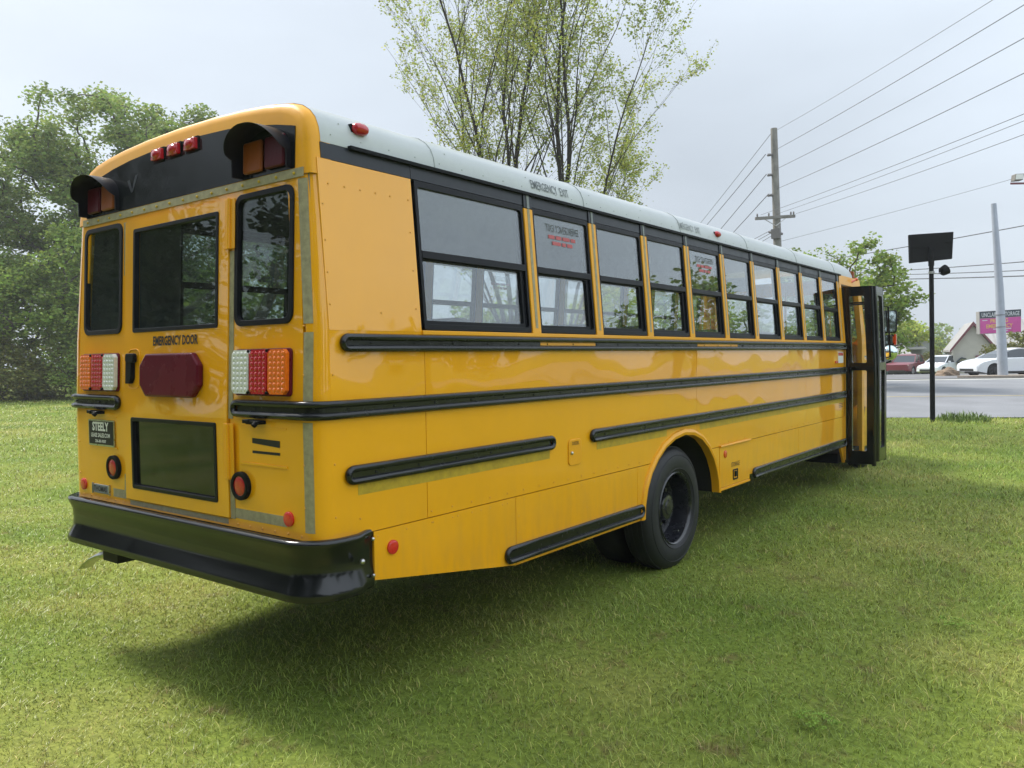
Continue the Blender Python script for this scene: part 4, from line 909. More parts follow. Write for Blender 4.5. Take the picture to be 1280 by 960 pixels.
# faint worn mark on the panel
b = MB(); TPn = lambda a, z, d: TR(a, z, .005+d); b.prism([(-.52, 2.86), (-.495, 2.865), (-.462, 2.80), (-.478, 2.785)], 0, .0005, TPn); b.prism([(-.472, 2.785), (-.455, 2.79), (-.40, 2.885), (-.43, 2.88), (-.45, 2.84)], 0, .0005, TPn); b.build('worn_mark', M['header'], BUS)
for x in (-.165, .005, .175):
    b = MB(); b.prism([(x-.052, 2.925), (x+.052, 2.925), (x+.048, 2.985), (x-.048, 2.985)], -.0, .03, TR); b.ball(TR(x, 2.955, .028), .045, 12, 6, (1, .35, .6)); o = b.build('clearance_lamp', M['red'], BUS, bevel=.006, smooth=40)
    MB().prism(rrect(x-.062, 2.912, x+.062, 2.995, .01), -.01, .008, TR).build('lamp_base', M['black_matte'], o)
for sgn in (1, -1):
    cx = .80*sgn+(.02 if sgn > 0 else -.015)
    for k, (m, nm) in enumerate((('dkamber', 'amber_warning_light'), ('dkredlens', 'red_warning_light'))):
        x = cx+sgn*(-.085+.175*k); b = MB(); b.prism(rrect(x-.075, 2.715, x+.075, 2.87, .015), .004, .025, TR); b.build(nm, M[m], BUS, bevel=.008, smooth=40)
    # hood: half drum open below, front edge swept back down its sides
    b = MB(); n = 22; A, Hh = .195, .135; zc = 2.785
    def hoodp(a, d, sc=1): return TR(cx+A*sc*math.cos(a), zc+Hh*sc*math.sin(a), d)
    outr, innr = [], []
    for i in range(n+1):
        a = math.pi*i/n-.0; dep_ = .03+.11*max(0, math.sin(a))**.6
        if sgn > 0 and a > math.pi*.5: dep_ = .07+.075*max(0, math.sin(a))**.4
        if sgn < 0 and a > math.pi*.5: dep_ = .07+.075*max(0, math.sin(a))**.4
        row = [hoodp(a, 0), hoodp(a, dep_*.5, 1.005), hoodp(a, dep_, .985), hoodp(a, dep_-.004, .955), hoodp(a, dep_*.5, .965), hoodp(a, 0, .965)]
        outr.append(row)
    b.loft(outr, closed=True); 
    # cheeks down the sides
    for a_, q in ((0, .028), (math.pi, .065)):
        x0 = cx+A*math.cos(a_)*.985
        b.box((x0-.005, RY(2.75)-q, 2.70), (x0+.005, RY(2.75), zc))
    b.build('light_hood', M['hood'], BUS, smooth=50, merge=False)
# --- side windows and pillars
PY0, PP = 1.731, .7618
PIL = [PY0+PP*k for k in range(10)]
def side_window(T, y0, y1, k, emergency=False):
    z0, z1, zs = 1.942, 2.735, 2.345
    b = MB(); h = .022
    b.ring(rrect(y0, z0, y1, z1, .012, 3), rrect(y0+h, z0+.03, y1-h, z1-.035, .02, 3), -.045, .004, T)
    fr = b.build('side_window', M['frame'], BUS, bevel=.002)
    b = MB(); b.prism([(y0+h, zs-.022), (y1-h, zs-.022), (y1-h, zs+.018), (y0+h, zs+.018)], -.035, .006, T); b.build('sash_bar', M['frame'], fr, bevel=.002)
    b = MB(); b.ring(rrect(y0+h, z0+.03, y1-h, zs-.02, .01, 3), rrect(y0+h+.012, z0+.05, y1-h-.035, zs-.03, .012, 3), -.040, -.012, T); b.build('sash', M['frame'], fr, bevel=.002)
    b = MB(); b.prism([(y0+h, zs+.01), (y1-h, zs+.01), (y1-h, z1-.03), (y0+h, z1-.03)], -.012, -.008, T); b.build('pane', M['glass'], fr)
    b = MB(); b.prism([(y0+h+.01, z0+.045), (y1-h-.03, z0+.045), (y1-h-.03, zs-.025), (y0+h+.01, zs-.025)], -.030, -.026, T); b.build('pane', M['glass'], fr)
    if emergency:
        Ti = lambda a, z, d: T(a, z, -.0145)
        b = MB(); w = (y0+y1)/2+.02; mir = True
        m1 = T is TS
        text('EMERGENCY EXIT', .072, lambda a, z, d: T(a, z, -.006), M['ink_fade'], 'lettering', fr, .68, w, 2.63, mirror=m1)
        b = MB()      # red instruction lines, too small to read in the photograph
        for zz, spans in ((2.575, ((-.17, -.10), (-.085, -.02), (-.005, .08), (.095, .15))), (2.535, ((-.13, -.03), (-.015, .03), (.045, .11)))):
            for p0, p1 in spans: b.prism([(w+p0, zz-.012), (w+p1, zz-.012), (w+p1, zz+.012), (w+p0, zz+.012)], -.0065, -.006, T)
        b.build('printed_lines', M['ink_red'], fr, merge=False)
    return fr
W = [(.722, PIL[0]-.047)]+[(PIL[i]+.047, PIL[i+1]-.047) for i in range(9)]
for T, wl in ((TS, W), (TL, W+[(PIL[9]+.047, PIL[9]+.85)])):
    for k, (a, c) in enumerate(wl): side_window(T, a, c, k, emergency=k in (1, 4))
    for k, y in enumerate(PIL+([PIL[9]+.89] if T is TL else [])):
        b = MB(); b.prism([(y-.045, 1.935), (y+.045, 1.935), (y+.045, 2.72), (y-.045, 2.72)], -.055, .012, T); p = b.build('window_pillar', M['yellow_flat'], BUS, bevel=.004)
        MB().prism([(y-.014, 1.97), (y+.012, 1.97), (y+.012, 2.718), (y-.014, 2.718)], .012, .0135, T).build('reflective_strip', M['tape'], p)
        b = MB(); b.prism([(y-.042, 2.722), (y+.042, 2.722), (y+.042, 2.806), (y-.042, 2.806)], -.05, .011, T); c_ = b.build('pillar_cap', M['header'], BUS, bevel=.004)
        MB().prism([(y-.012, 2.722), (y+.012, 2.722), (y+.012, 2.804), (y-.012, 2.804)], .011, .014, T).build('cap_strip', M['tape_grey'], c_)
    yy = [.70]+[q for y in PIL for q in (y-.044, y+.044)]
    b = MB()
    for i in range(0, len(yy)-1, 2): b.prism([(yy[i]+.002, 2.738), (yy[i+1]-.002, 2.738), (yy[i+1]-.002, 2.806), (yy[i]+.002, 2.806)], -.04, .003, T)
    b.build('header_panel', M['header'], BUS, merge=False)
    MB().prism([(.70, 1.915), (YEND, 1.915), (YEND, 1.938), (.70, 1.938)], -.05, .012, T).build('window_sill', M['yellow_flat'], BUS, bevel=.003)
# --- seats
def seat(x0, x1, y):
    b = MB(); secs = []
    for t, yy_, zz in ((0, 0, 1.40), (.5, -.05, 1.75), (1, -.10, 2.03)):
        pass
    b.box((x0, y-.45, 1.40), (x1, y, 1.52)); 
    b.prism(rrect(x0, 1.45, x1, 2.03, .09), 0, .11, lambda a, z, d: (a, y-.46+d-(z-1.45)*.16, z))
    o = b.build('seat', M['seat'], BUS, bevel=.03)
    b = MB()
    for x in (x0+.08, x1-.08): b.tube([(x, y-.4, .99), (x, y-.4, 1.42)], .014, 6); b.tube([(x, y-.05, .99), (x, y-.05, 1.42)], .014, 6)
    b.build('seat_leg', M['steel'], o, merge=False)
for i in range(11):
    y = .75+.74*i
    seat(-1.10, -.22, y+.25)
    if i < 10: seat(.22, 1.10, y+.25)
# ceiling mounted things seen through the glass
b = MB(); b.prism(rrect(-.45, 2.62, .30, 2.80, .05), 0, .06, lambda a, z, d: (a, 7.9+d, z)); b.build('ceiling_heater', M['interior'], BUS)
# --- entry door, both leaves swung out
M['glass_door'] = glass('door_glass', (.95, .97, .96), ior=1.42)
def leaf(A, B, z0, z1, label):
    A = Vector((*A, 0)); B = Vector((*B, 0)); u_ = (B-A).normalized(); n_ = Vector((-u_.y, u_.x, 0)); x0, x1 = 0.0, (B-A).length
    T = lambda a, z, d: (A.x+u_.x*a+n_.x*d-(z-ZB)*.06*(1 if z > ZB else 0), A.y+u_.y*a+n_.y*d, z)
    zm = 1.60
    b = MB(); st_ = .075 if x1-x0 < .5 else .09
    ob = [sqrect(x0, z0, x1, zm, 3), sqrect(x0, zm, x1, z1, 3)]
    wl = .085
    b.ring(ob[0], rrect(x0+wl, z0+.17, x1-wl, zm-.05, .02, 3), -.025, .025, T); b.ring(ob[1], rrect(x0+wl, zm+.05, x1-wl, z1-.12, .02, 3), -.025, .025, T)
    b.tube([T(x0+.01, z0, 0), T(x0+.01, zm, 0), T(x0+.01, z1, 0)], .03, 8); b.tube([T(x1, z0-.02, 0), T(x1, zm, 0), T(x1, z1, 0)], .028, 8)
    o = b.build('entry_door', M['black'], BUS, label=label, merge=False, smooth=40)
    for c, d_ in ((z0+.17, zm-.05), (zm+.05, z1-.12)):
        MB().prism(rrect(x0+wl-.01, c-.01, x1-wl+.01, d_+.01, .02), -.003, .003, T).build('pane', M['glass_door'], o)
    return o
leaf((1.20, 8.86), (1.555, 8.86), .31, 2.655, 'rear leaf of the open black entry door'); leaf((1.570, 8.95), (1.568, 9.36), .34, 2.66, 'front leaf of the open black entry door')
b = MB(); b.box((1.16, 8.84, 2.62), (1.52, 8.90, 2.66)); b.tube([(1.1, 8.95, 2.45), (1.45, 8.92, 2.45)], .012, 6); b.tube([(1.1, 9.4, 2.45), (1.52, 9.2, 2.45)], .012, 6); b.build('door_arm', M['black_matte'], BUS)
# --- door surround, front post, cowl, hood (mostly hidden behind the door)
b = MB()
for y0, y1 in ((8.70, 8.78), (9.62, 9.75)):
    b.prism([(y0, .36), (y1, .36), (y1, 1.93), (y0, 1.93)], -.06, 0, TS); b.prism([(y0, 1.93), (y1, 1.93), (y1, 2.80), (y0, 2.80)], -.06, 0, TS)
b.prism([(8.70, 2.70), (9.75, 2.70), (9.75, 2.82), (8.70, 2.82)], -.06, 0.001, TS)
b.build('door_frame', M['yellow_flat'], BUS, merge=False)
b = MB()
def xs_(w, z0, z1, y, r=.15):
    return [(a, y, z) for a, z in rrect(-w, z0, w, z1, r, 4)]
b.loft([xs_(1.18, 1.0, 1.92, 9.75), xs_(1.08, .95, 1.62, 10.3, .2), xs_(.98, .85, 1.55, 11.4, .22), xs_(.85, .85, 1.40, 12.15, .25), xs_(.75, .85, 1.15, 12.3, .15)])
b.build('hood', M['yellow'], BUS, smooth=50)
for sgn in (1, -1):
    b = MB(); secs = []
    for i in range(13):
        a = math.pi*(-.08+1.16*i/12); y = 10.88-.66*math.cos(a); z = .56+.66*math.sin(a)
        y2 = 10.88-.60*math.cos(a); z2 = .56+.60*math.sin(a)
        secs.append([(sgn*.75, y, z), (sgn*1.00, y, z-.02), (sgn*1.04, y, z-.06), (sgn*1.02, y2, z2), (sgn*.75, y2, z2)])
    b.loft(secs); b.build('front_fender', M['yellow_flat'], BUS, smooth=45)
    disc('headlight', 'clear', sgn*.72, 1.1, .1, lambda x, z, d: (x, 12.2+d, z), 0, .03)
MB().prism(rrect(-.6, .9, .6, 1.3, .08), 0, .05, lambda a, z, d: (a, 12.28+d, z)).build('grille', M['black_matte'], BUS)
b = MB(); b.loft([[(x, y, z) for x, z in rrect(-.82, .55, .82, .8, .05)] for y in (12.3, 12.55)]); b.build('front_bumper', M['black'], BUS, bevel=.02)
b = MB(); b.ring([(a, z) for a, z in sqrect(-1.16, 1.85, 1.16, 2.85)], rrect(-1.08, 1.93, 1.08, 2.65, .08), 0, .05, lambda a, z, d: (a*(1-.04*(z-1.85)), 9.98-.25*(z-1.85)+d, z)); wsf = b.build('windshield_frame', M['yellow_flat'], BUS)
MB().prism(rrect(-1.09, 1.92, 1.09, 2.66, .08), .02, .026, lambda a, z, d: (a*(1-.04*(z-1.85)), 9.98-.25*(z-1.85)+d, z)).build('windshield', M['glass'], BUS)
b = MB(); b.prism([(9.76, 1.74), (10.02, 1.74), (9.9, 1.93), (9.80, 2.80), (9.76, 2.80)], -.05, -.01, TS); b.prism([(9.64, 1.0), (10.05, 1.0), (10.05, 1.7), (9.9, 1.93), (9.75, 2.80), (9.64, 2.80)], -.05, 0, TL); b.build('cab_pillar', M['yellow_flat'], BUS, merge=False)
b = MB(); 
for x in (-1.0, -.6, -.2): pass
secs = [[(x, 9.75+.02*i, z) for x, z in [( .5*math.cos(a)-.55, 1.45+.0+.0+.0+.22*math.sin(a)) for a in [2*math.pi*j/20 for j in range(20)]]] for i in range(2)]
b.tube([(-.55+.22*math.cos(2*math.pi*j/20), 9.35+.05*math.sin(2*math.pi*j/20), 1.85+.2*math.sin(2*math.pi*j/20)) for j in range(20)], .014, 6, closed=True); b.tube([(-.55, 9.36, 1.85), (-.55, 9.8, 1.4)], .03, 6); b.build('steering_wheel', M['black_matte'], BUS, smooth=True)
b = MB(); b.box((-.85, 8.75, .99), (-.25, 9.2, 1.45)); b.prism(rrect(-.83, 1.4, -.27, 2.1, .1), 0, .12, lambda a, z, d: (a, 8.68+d, z)); b.build('driver_seat', M['seat'], BUS, bevel=.03)
b = MB(); b.box((-1.1, 9.75, 1.2), (1.1, 9.95, 1.75)); b.build('dashboard', M['black_matte'], BUS, bevel=.04)
# grab rail and yellow stanchion glimpsed in the doorway
b = MB(); b.tube([(.35, 9.0, 1.0), (.35, 9.0, 2.75)], .018, 8); b.tube([(.95, 9.66, .9), (.80, 9.60, 1.9), (.78, 9.58, 2.4)], .018, 8); b.build('grab_rail', M['yellow_flat'], BUS, smooth=True)
b = MB(); b.prism([(9.76, .42), (10.22, .42), (10.22, 1.62), (10.06, 1.72), (9.76, 1.72)], -.10, -.06, TS); b.build('cowl_panel', M['yellow'], BUS)
b = MB(); b.prism([(9.86, .98), (9.90, 1.0), (9.955, .80), (9.93, .77)], -.06, -.055, TS); b.prism([(9.93, .78), (9.955, .79), (10.03, 1.0), (9.99, 1.0)], -.06, -.055, TS); b.build('cowl_emblem', M['ink'], BUS)
# front roof lamps
for x in (1.0, .8): 
    b = MB(); b.prism(rrect(x-.08, 2.80, x+.08, 2.95, .02), 0, .06, lambda a, z, d: (a, 9.72+d, z)); b.build('front_warning_light', M['dkamber'], BUS)
b = MB(); b.tube([(1.14, 9.3, 2.75), (1.2, 9.40, 2.80)], .014, 8); b.ball((1.2, 9.40, 2.80), .022, 8, 6); b.build('side_marker_lamp', M['orange'], BUS, smooth=True)
# --- mirrors
b = MB(); b.tube([(1.10, 10.0, 2.42), (1.25, 10.25, 2.46), (1.40, 10.36, 2.45), (1.42, 10.40, 1.72), (1.05, 10.3, 1.60)], .013, 8); ma = b.build('mirror_arm', M['black_matte'], BUS, smooth=True)
def mirror(x0, x1, z0, z1, y, nm):
    K = lambda a, z, d: (a, y+d+.38*(a-x0)+.10*(z-z0), z)
    b = MB(); b.prism(rrect(x0, z0, x1, z1, .04), 0, .06, K); o = b.build(nm, M['black_matte'], BUS, bevel=.02)
    MB().prism(rrect(x0+.012, z0+.012, x1-.012, z1-.012, .035), -.003, 0, lambda a, z, d: K(a, z, d-.001)).build('mirror_glass', M['mirror'], o)
M['mirror'] = mat('mirror_glass', (.62, .72, .72), .03, metal=1)
mirror(1.305, 1.49, 2.07, 2.405, 10.4, 'side_mirror'); mirror(1.33, 1.47, 1.885, 2.045, 10.4, 'convex_mirror')
MB().prism(rrect(1.475, 1.89, 1.50, 2.05, .01), 0, .05, lambda a, z, d: (a, 10.4+d, z)).build('mirror_marker', M['orange'], BUS)
b = MB(); b.ball((1.04, 12.15, 1.775), .125, 24, 16, (1, .75, 1)); b.build('crossview_mirror', M['mirror'], BUS, smooth='all')
b = MB(); b.tube([(.75, 11.9, 1.4), (.85, 12.2, 1.55), (1.04, 12.25, 1.64)], .014, 8); b.tube([(.75, 11.9, 1.45), (.8, 12.25, 1.9), (1.04, 12.22, 1.90)], .012, 8); b.build('mirror_bracket', M['black_matte'], BUS, smooth=True)
# --- small side label by the door
b = MB(); b.prism(rrect(8.42, 1.655, 8.66, 1.80, .01), 0, .002, TS); o = b.build('warning_label', M['white_plastic'], BUS); MB().prism([(8.43, 1.75), (8.65, 1.75), (8.65, 1.79), (8.43, 1.79)], .002, .003, TS).build('label_band', M['redref'], o)
MB().prism([(8.28, 1.655), (8.40, 1.655), (8.40, 1.685), (8.28, 1.685)], 0, .01, TS).build('side_marker', M['orange'], BUS)
b = MB()
for i in range(3): b.prism([(8.46, 1.075+.022*i), (8.64, 1.075+.022*i), (8.64, 1.083+.022*i), (8.46, 1.083+.022*i)], .0002, .0012, TS)
b.build('small_print', M['ink'], BUS, merge=False)
# --- wheels
def wheel(yc, xf, sgn, r=.515, dual=True, dish=True):
    zc = r-.016
    T = lambda rr, a, h: (sgn*(xf-h), yc+rr*math.cos(a), zc+rr*math.sin(a))   # h = depth inwards from the outer face
    root = MB()
    prof = [(.300, .028), (.315, .012), (.34, .004), (.39, .0), (.43, .004), (.462, .014), (.488, .028), (.503, .045), (.510, .062), (.5135, .10), (.515, .14), (.5135, .18), (.510, .218), (.503, .235), (.488, .252), (.462, .266), (.39, .28), (.315, .268), (.300, .25)]
    root.lathe(prof, T, 72)
    for q in (.335, .445): root.lathe([(q-.004, .0095 if q > .4 else .004), (q, .0045 if q > .4 else -.001), (q+.004, .0105 if q > .4 else .003)], T, 72)
    if dual: root.lathe([(rr, h+.33) for rr, h in prof], T, 48)
    tyre = root.build('wheel', M['rubber'], BUS, smooth=60, merge=False)
    # tread grooves: dark rings are modelled as raised ribs
    b = MB()
    for h in (.075, .115, .165, .205): b.lathe([(.5125, h-.010), (.520, h-.010), (.520, h+.010), (.5125, h+.010)], T, 72)
    b.build('tread_rib', M['rubber'], tyre, merge=False, smooth=40)
    b = MB()
    if dish: pr = [(.300, .03), (.308, .016), (.300, .008), (.290, .014), (.284, .03), (.278, .07), (.268, .11), (.262, .15), (.255, .168), (.23, .175), (.12, .178), (.10, .175)]
    else: pr = [(.300, .03), (.308, .016), (.300, .008), (.290, .014), (.284, .05), (.26, .07), (.22, .03), (.13, .012), (.11, .01)]
    b.lathe(pr, T, 64)
    rim = b.build('rim', M['rim'], tyre, smooth=50, merge=False)
    h0 = .17 if dish else .01; b = MB(); b.lathe([(.115, h0+.01), (.115, h0-.06), (.10, h0-.085), (.065, h0-.09), (.06, h0-.10), (.0, h0-.105)], T, 32); 
    for i in range(10):
        a = 2*math.pi*i/10; c = T(.143, a, h0-.012); b.tube([c, T(.143, a, h0-.045)], .016, 6)
    b.build('hub', M['rim'], rim, smooth=45, merge=False)
    if dish:
        b = MB()
        for i in range(5):
            a = 2*math.pi*(i+.3)/5; p = [T(.205+.028*math.cos(t), a+.14*math.sin(t), h0+.002) for t in [2*math.pi*k/12 for k in range(12)]]; b.add(p, [tuple(range(12))])
        b.build('hand_hole', M['ink'], rim, merge=False)
    b = MB(); b.tube([T(.262, .95*math.pi*1.75, .10), T(.25, .95*math.pi*1.75, .05)], .006, 6); b.build('valve_stem', M['steel'], rim)
    return tyre
for sgn in (1, -1): wheel(3.80, 1.175, sgn); wheel(10.88, 1.00, sgn, dual=False, dish=False)
# ================================================================== background things
M['pole_wood'] = mat('grey_wood', (.20, .19, .175), .85, noise=(3, .25), bump=(20, .4, .01)); M['pole_concrete'] = mat('galvanised_pole', (.34, .37, .43), .6, noise=(2, .12))
M['wire'] = mat('cable', (.10, .11, .12), .7); M['insul'] = mat('insulator', (.16, .15, .15), .5); M['black_post'] = mat('black_post', (.005, .005, .006), .6, spec=.15)
M['wall_cream'] = mat('cream_wall', (.50, .48, .43), .8, noise=(2, .08)); M['wall_grey'] = mat('grey_wall', (.24, .25, .24), .8, noise=(1, .15)); M['trim_red'] = mat('maroon_trim', (.17, .045, .055), .6); M['roof_metal'] = mat('pale_metal_roof', (.33, .32, .31), .5, noise=(1, .1))
M['white_paint'] = mat('white_paint', (.70, .72, .74), .5); M['dark_open'] = mat('dark_window', (.02, .022, .025), .2); M['pink'] = mat('pink_sign', (.60, .085, .34), .5, noise=(3, .08)); M['navy'] = mat('dark_sign', (.03, .045, .06), .5); M['yellow_ink'] = mat('yellow_sign_letters', (.80, .55, .12), .6); M['stone'] = mat('brown_stone', (.22, .16, .11), .9, noise=(6, .35), bump=(9, 1, .05)); M['green_metal'] = mat('green_siding', (.13, .25, .20), .7)
# black sign on its post
x0, y0 = .32, 20.24
t = thing('post_sign', (x0, y0, 0), 'black sign panel seen from behind on a thin black post at the lawn edge', 'sign')
b = MB(); b.tube([(x0, y0, -.1), (x0-.02, y0, 2), (x0-.045, y0, 4.35)], [.062, .058, .055], 12); b.build('post', M['black_post'], t, smooth=True)
ux = Vector((RH.x*.97-FH.x*.24*-1*0, RH.y, 0)).normalized(); ux = Vector((.86, .51, 0)); un = Vector((.51, -.86, 0))
def TB(a, z, d): return (x0-.04+ux.x*a+un.x*d, y0+ux.y*a+un.y*d, z)
b = MB(); b.prism([(-.50, 4.04), (.52, 4.12), (.55, 4.80), (-.52, 4.76)], -.14, -.04, TB); pn = b.build('panel', M['black_post'], t, bevel=.012)
b = MB(); b.box((0, 0, 0), (1, 1, 1), T=lambda p, q, r: TB(-.48+p*.42, 4.435+q*.02, -.04+r*.015)); b.prism([(-.06, 3.95), (.06, 3.95), (.06, 4.42), (-.06, 4.42)], -.04, .03, TB); b.prism([(.36, 4.53), (.47, 4.53), (.47, 4.55), (.36, 4.55)], -.04, -.02, TB); b.build('bracket', M['black_matte'], pn)
t = thing('floodlight', (x0+.14, y0-.02, 3.75), 'small black round floodlight clamped to the black post under its panel', 'floodlight')
b = MB(); c = Vector((x0+.24, y0-.03, 3.80)); d = Vector((.5, .45, .35)).normalized(); b.tube([c-d*.09, c-d*.05, c+d*.07, c+d*.09], [.06, .11, .13, .13], 16); b.build('lamp_head', M['black_matte'], t, smooth=45)
b = MB(); b.tube([(x0-.02, y0, 3.78), (x0+.12, y0-.01, 3.74), c-d*.08], .018, 6); b.lathe([(.062, -.03), (.072, -.03), (.072, .03), (.062, .03)], lambda r, a, h: (x0-.035+r*math.cos(a), y0+r*math.sin(a), 3.78+h), 16, True); b.build('clamp', M['steel'], t)
# utility pole
px, py = -8.97, 35.77
t = thing('utility_pole', (px, py, .3), 'tall weathered wooden utility pole with one crossarm behind the bus roof', 'utility pole')
b = MB(); b.tube([(px+.10, py, .2), (px, py, 6.9), (px-.16, py+.03, 12.5)], [.22, .19, .155], 12); b.build('mast', M['pole_wood'], t, smooth=45)
ax = Vector((.79, .61, .05)).normalized()
b = MB(); c = Vector((px-.03, py-.22, 8.25)); b.box((-.95, -.06, -.07), (.95, .06, .07), T=lambda p, q, r: tuple(c+ax*p+Vector((-.61, .79, 0))*q+Vector((0, 0, r)))); ca_ = b.build('crossarm', M['pole_wood'], t, bevel=.01)
b = MB()
for q in (-.85, -.3, .75, .88): p = c+ax*q; b.tube([p+Vector((0, 0, .05)), p+Vector((0, 0, .14)), p+Vector((0, 0, .22))], [.02, .045, .03], 6)
b.build('insulator', M['insul'], ca_)
b = MB(); b.tube([c+ax*-.6, (px, py-.2, 7.85)], .02, 5); b.tube([c+ax*.6, (px, py-.2, 7.85)], .02, 5); b.build('brace', M['steel'], ca_)
for i, z in enumerate((11.28, 10.33, 9.37)):
    b = MB(); p = Vector((px-.09, py, z)); e = p-ax*.38-Vector((0, 0, .05)); b.tube([p, e], [.055, .04], 8)
    for k in range(3): b.tube([p-ax*(.16+.08*k)-Vector((0, 0, .02)), p-ax*(.19+.08*k)-Vector((0, 0, .02))], .075, 8)
    b.build('post_insulator', M['insul'], t)
b = MB(); b.tube([(px-.35, py-.2, 7.6), (px, py-.2, 7.5), (px+.3, py-.1, 7.45)], [.05, .10, .05], 8); b.box((px-.2, py-.3, 7.25), (px+.22, py-.12, 7.7)); b.build('switch_gear', M['insul'], t)
WIRES = [('topmost bare cable rising from the pole tip to the upper right', (-9.0, 35.92, 12.45), (4.28, 18.29, 10.58), .013), ('second cable from the pole top towards the upper right', (-9.11, 35.8, 11.46), (4.29, 18.27, 10.04), .018), ('third cable from the pole top towards the upper right', (-9.07, 35.79, 10.55), (4.29, 18.24, 9.25), .018), ('fourth cable from the pole, crossing the sky above the black panel', (-9.0, 35.8, 9.63), (4.3, 18.21, 8.41), .018),
 ('upper cable of the close pair leaving the crossarm to the right', (-9.6, 35.29, 8.40), (4.32, 19.46, 7.75), .015), ('lower cable of the close pair leaving the crossarm to the right', (-9.02, 35.73, 8.42), (4.32, 19.46, 7.59), .013), ('cable from the right end of the crossarm', (-8.27, 36.32, 8.44), (4.32, 19.44, 7.23), .014), ('thin cable from the pole to the roadside floodlight', (-8.9, 35.7, 7.1), (.86, 33.21, 8.24), .012),
 ('thin cable from the pole tip falling to the left behind the roof', (-9.15, 35.81, 12.42), (-39.15, 78.2, 8.66), .022), ('cable from the top bracket falling left behind the roof', (-9.44, 35.54, 11.28), (-39.15, 78.18, 8.11), .030), ('cable from the middle bracket falling left behind the roof', (-9.4, 35.52, 10.33), (-39.13, 78.1, 5.84), .030), ('cable from the lowest bracket falling left behind the roof', (-9.33, 35.54, 9.37), (-39.13, 78.1, 4.9), .030),
 ('upper short cable from the switch gear towards the left', (-9.2, 35.6, 7.68), (-39.21, 78.43, 9.06), .020), ('middle short cable from the switch gear towards the left', (-9.2, 35.6, 7.55), (-39.19, 78.37, 8.36), .020), ('lower short cable from the switch gear towards the left', (-9.2, 35.6, 7.4), (-39.19, 78.35, 7.2), .020),
 ('thick cable passing behind the black panel to the right edge', (-12.17, 54.74, 8.19), (4.0, 43.17, 8.16), .045), ('upper of the three thick cables crossing the grey pole', (-12.17, 61.03, 7.78), (4.01, 43.1, 6.08), .045), ('lowest of the three thick cables crossing the grey pole', (-12.16, 61.01, 7.3), (4.02, 43.07, 5.25), .055), ('middle of the three thick cables crossing the grey pole', (-12.17, 61.02, 7.6), (4.02, 43.08, 5.54), .040)]
for lb, p, q, r in WIRES:
    p, q = Vector(p), Vector(q); L = (q-p).length; b = MB(); n = 14; r *= .62
    b.tube([p.lerp(q, i/n)-Vector((0, 0, 4*(.012*L)*(i/n)*(1-i/n)*.35)) for i in range(n+1)], r, 5); tag(b.build('power_line', M['wire'], loc=tuple((p+q)/2), merge=False, smooth='all'), lb, 'power line', 'power lines over the street')
# grey metal pole
gx, gy, _ = st(24.55, 39.9); gz = .54
t = thing('metal_pole', (gx, gy, gz), 'pale grey tapered metal pole on the low island in front of the pink sign', 'pole')
b = MB(); b.tube([(gx, gy, gz), (gx-.16, gy-.05, 4.8), (gx-.42, gy-.13, 9.1)], [.235, .19, .125], 16); b.build('shaft', M['pole_concrete'], t, smooth=45)
b = MB()
for z, dx in ((3.55, -.12), (2.95, -.10)): b.lathe([(.20, -.02), (.222, -.02), (.222, .02), (.20, .02)], lambda r, a, h: (gx+dx+r*math.cos(a), gy-.03+r*math.sin(a), z+h), 20, True)
b.build('strap', M['insul'], t); b = MB(); b.tube([(gx-.25, gy-.1, 7.75), (gx-.42, gy-.2, 7.75)], .03, 6); b.build('peg', M['insul'], t)
# roadside floodlight on its wooden arm (its mast stands just past the frame)
fx, fy, _ = st(19.45, 30); t = thing('roadside_floodlight', (fx, fy, .2), 'boxy floodlight on a dark arm at the right frame edge above the grey pole', 'floodlight')
b = MB(); b.tube([(fx, fy, 0), (fx, fy, 8.3)], .09, 10); b.build('mast', M['pole_concrete'], t, smooth=45)
b = MB(); b.box((-.75, -.05, 0), (.25, .05, .06), T=lambda p, q, r: (fx+RH.x*p, fy+RH.y*p+q, 7.97+r)); b.build('arm', M['trim_red'], t)
b = MB(); b.prism([(-.68, 8.08), (-.36, 8.10), (-.32, 8.34), (-.64, 8.33)], -.12, .14, lambda a, z, d: (fx+RH.x*a-FH.x*d, fy+RH.y*a-FH.y*d, z)); lh = b.build('lamp_head', M['pole_wood'], t, bevel=.02)
b = MB(); b.prism([(-.65, 8.12), (-.38, 8.13), (-.36, 8.31), (-.62, 8.31)], .14, .15, lambda a, z, d: (fx+RH.x*a-FH.x*d, fy+RH.y*a-FH.y*d, z)); b.build('lamp_glass', M['clear'], lh)
# pink sign
def TF(s, D, skew=0):
    k_ = .80
    return lambda a, z, d: (*st(s+a*k_, D-a*k_*skew-d)[:2], 3.55+(z-3.6)*.92 if z > 2 else z)
def TF_old(s, D, skew=0):   # plane facing the camera side, a metres right, optional skew (nearer towards the right)
    return lambda a, z, d: (*st(s+a, D-a*skew-d)[:2], z)
sT = TF(30.25, 49.5, .25); t = thing('pink_sign', st(30.35, 49.5, .1), 'pink and black storage sign on a dark post behind the grey pole', 'sign')
b = MB(); b.prism([(-1.35, 2.80), (1.42, 2.86), (1.42, 4.42), (-1.40, 4.32)], -.35, 0, sT); b.build('sign_box', M['roof_metal'], t)
b = MB(); b.prism([(-1.32, 2.83), (1.40, 2.89), (1.40, 3.92), (-1.34, 3.83)], 0, .012, sT); b.build('message_panel', M['pink'], t)
b = MB(); b.prism([(-1.34, 3.86), (1.40, 3.95), (1.40, 4.40), (-1.37, 4.30)], 0, .012, sT); b.build('header_panel', M['navy'], t)
sk = lambda a, z, d: sT(a, z+a*.033, .016+d)
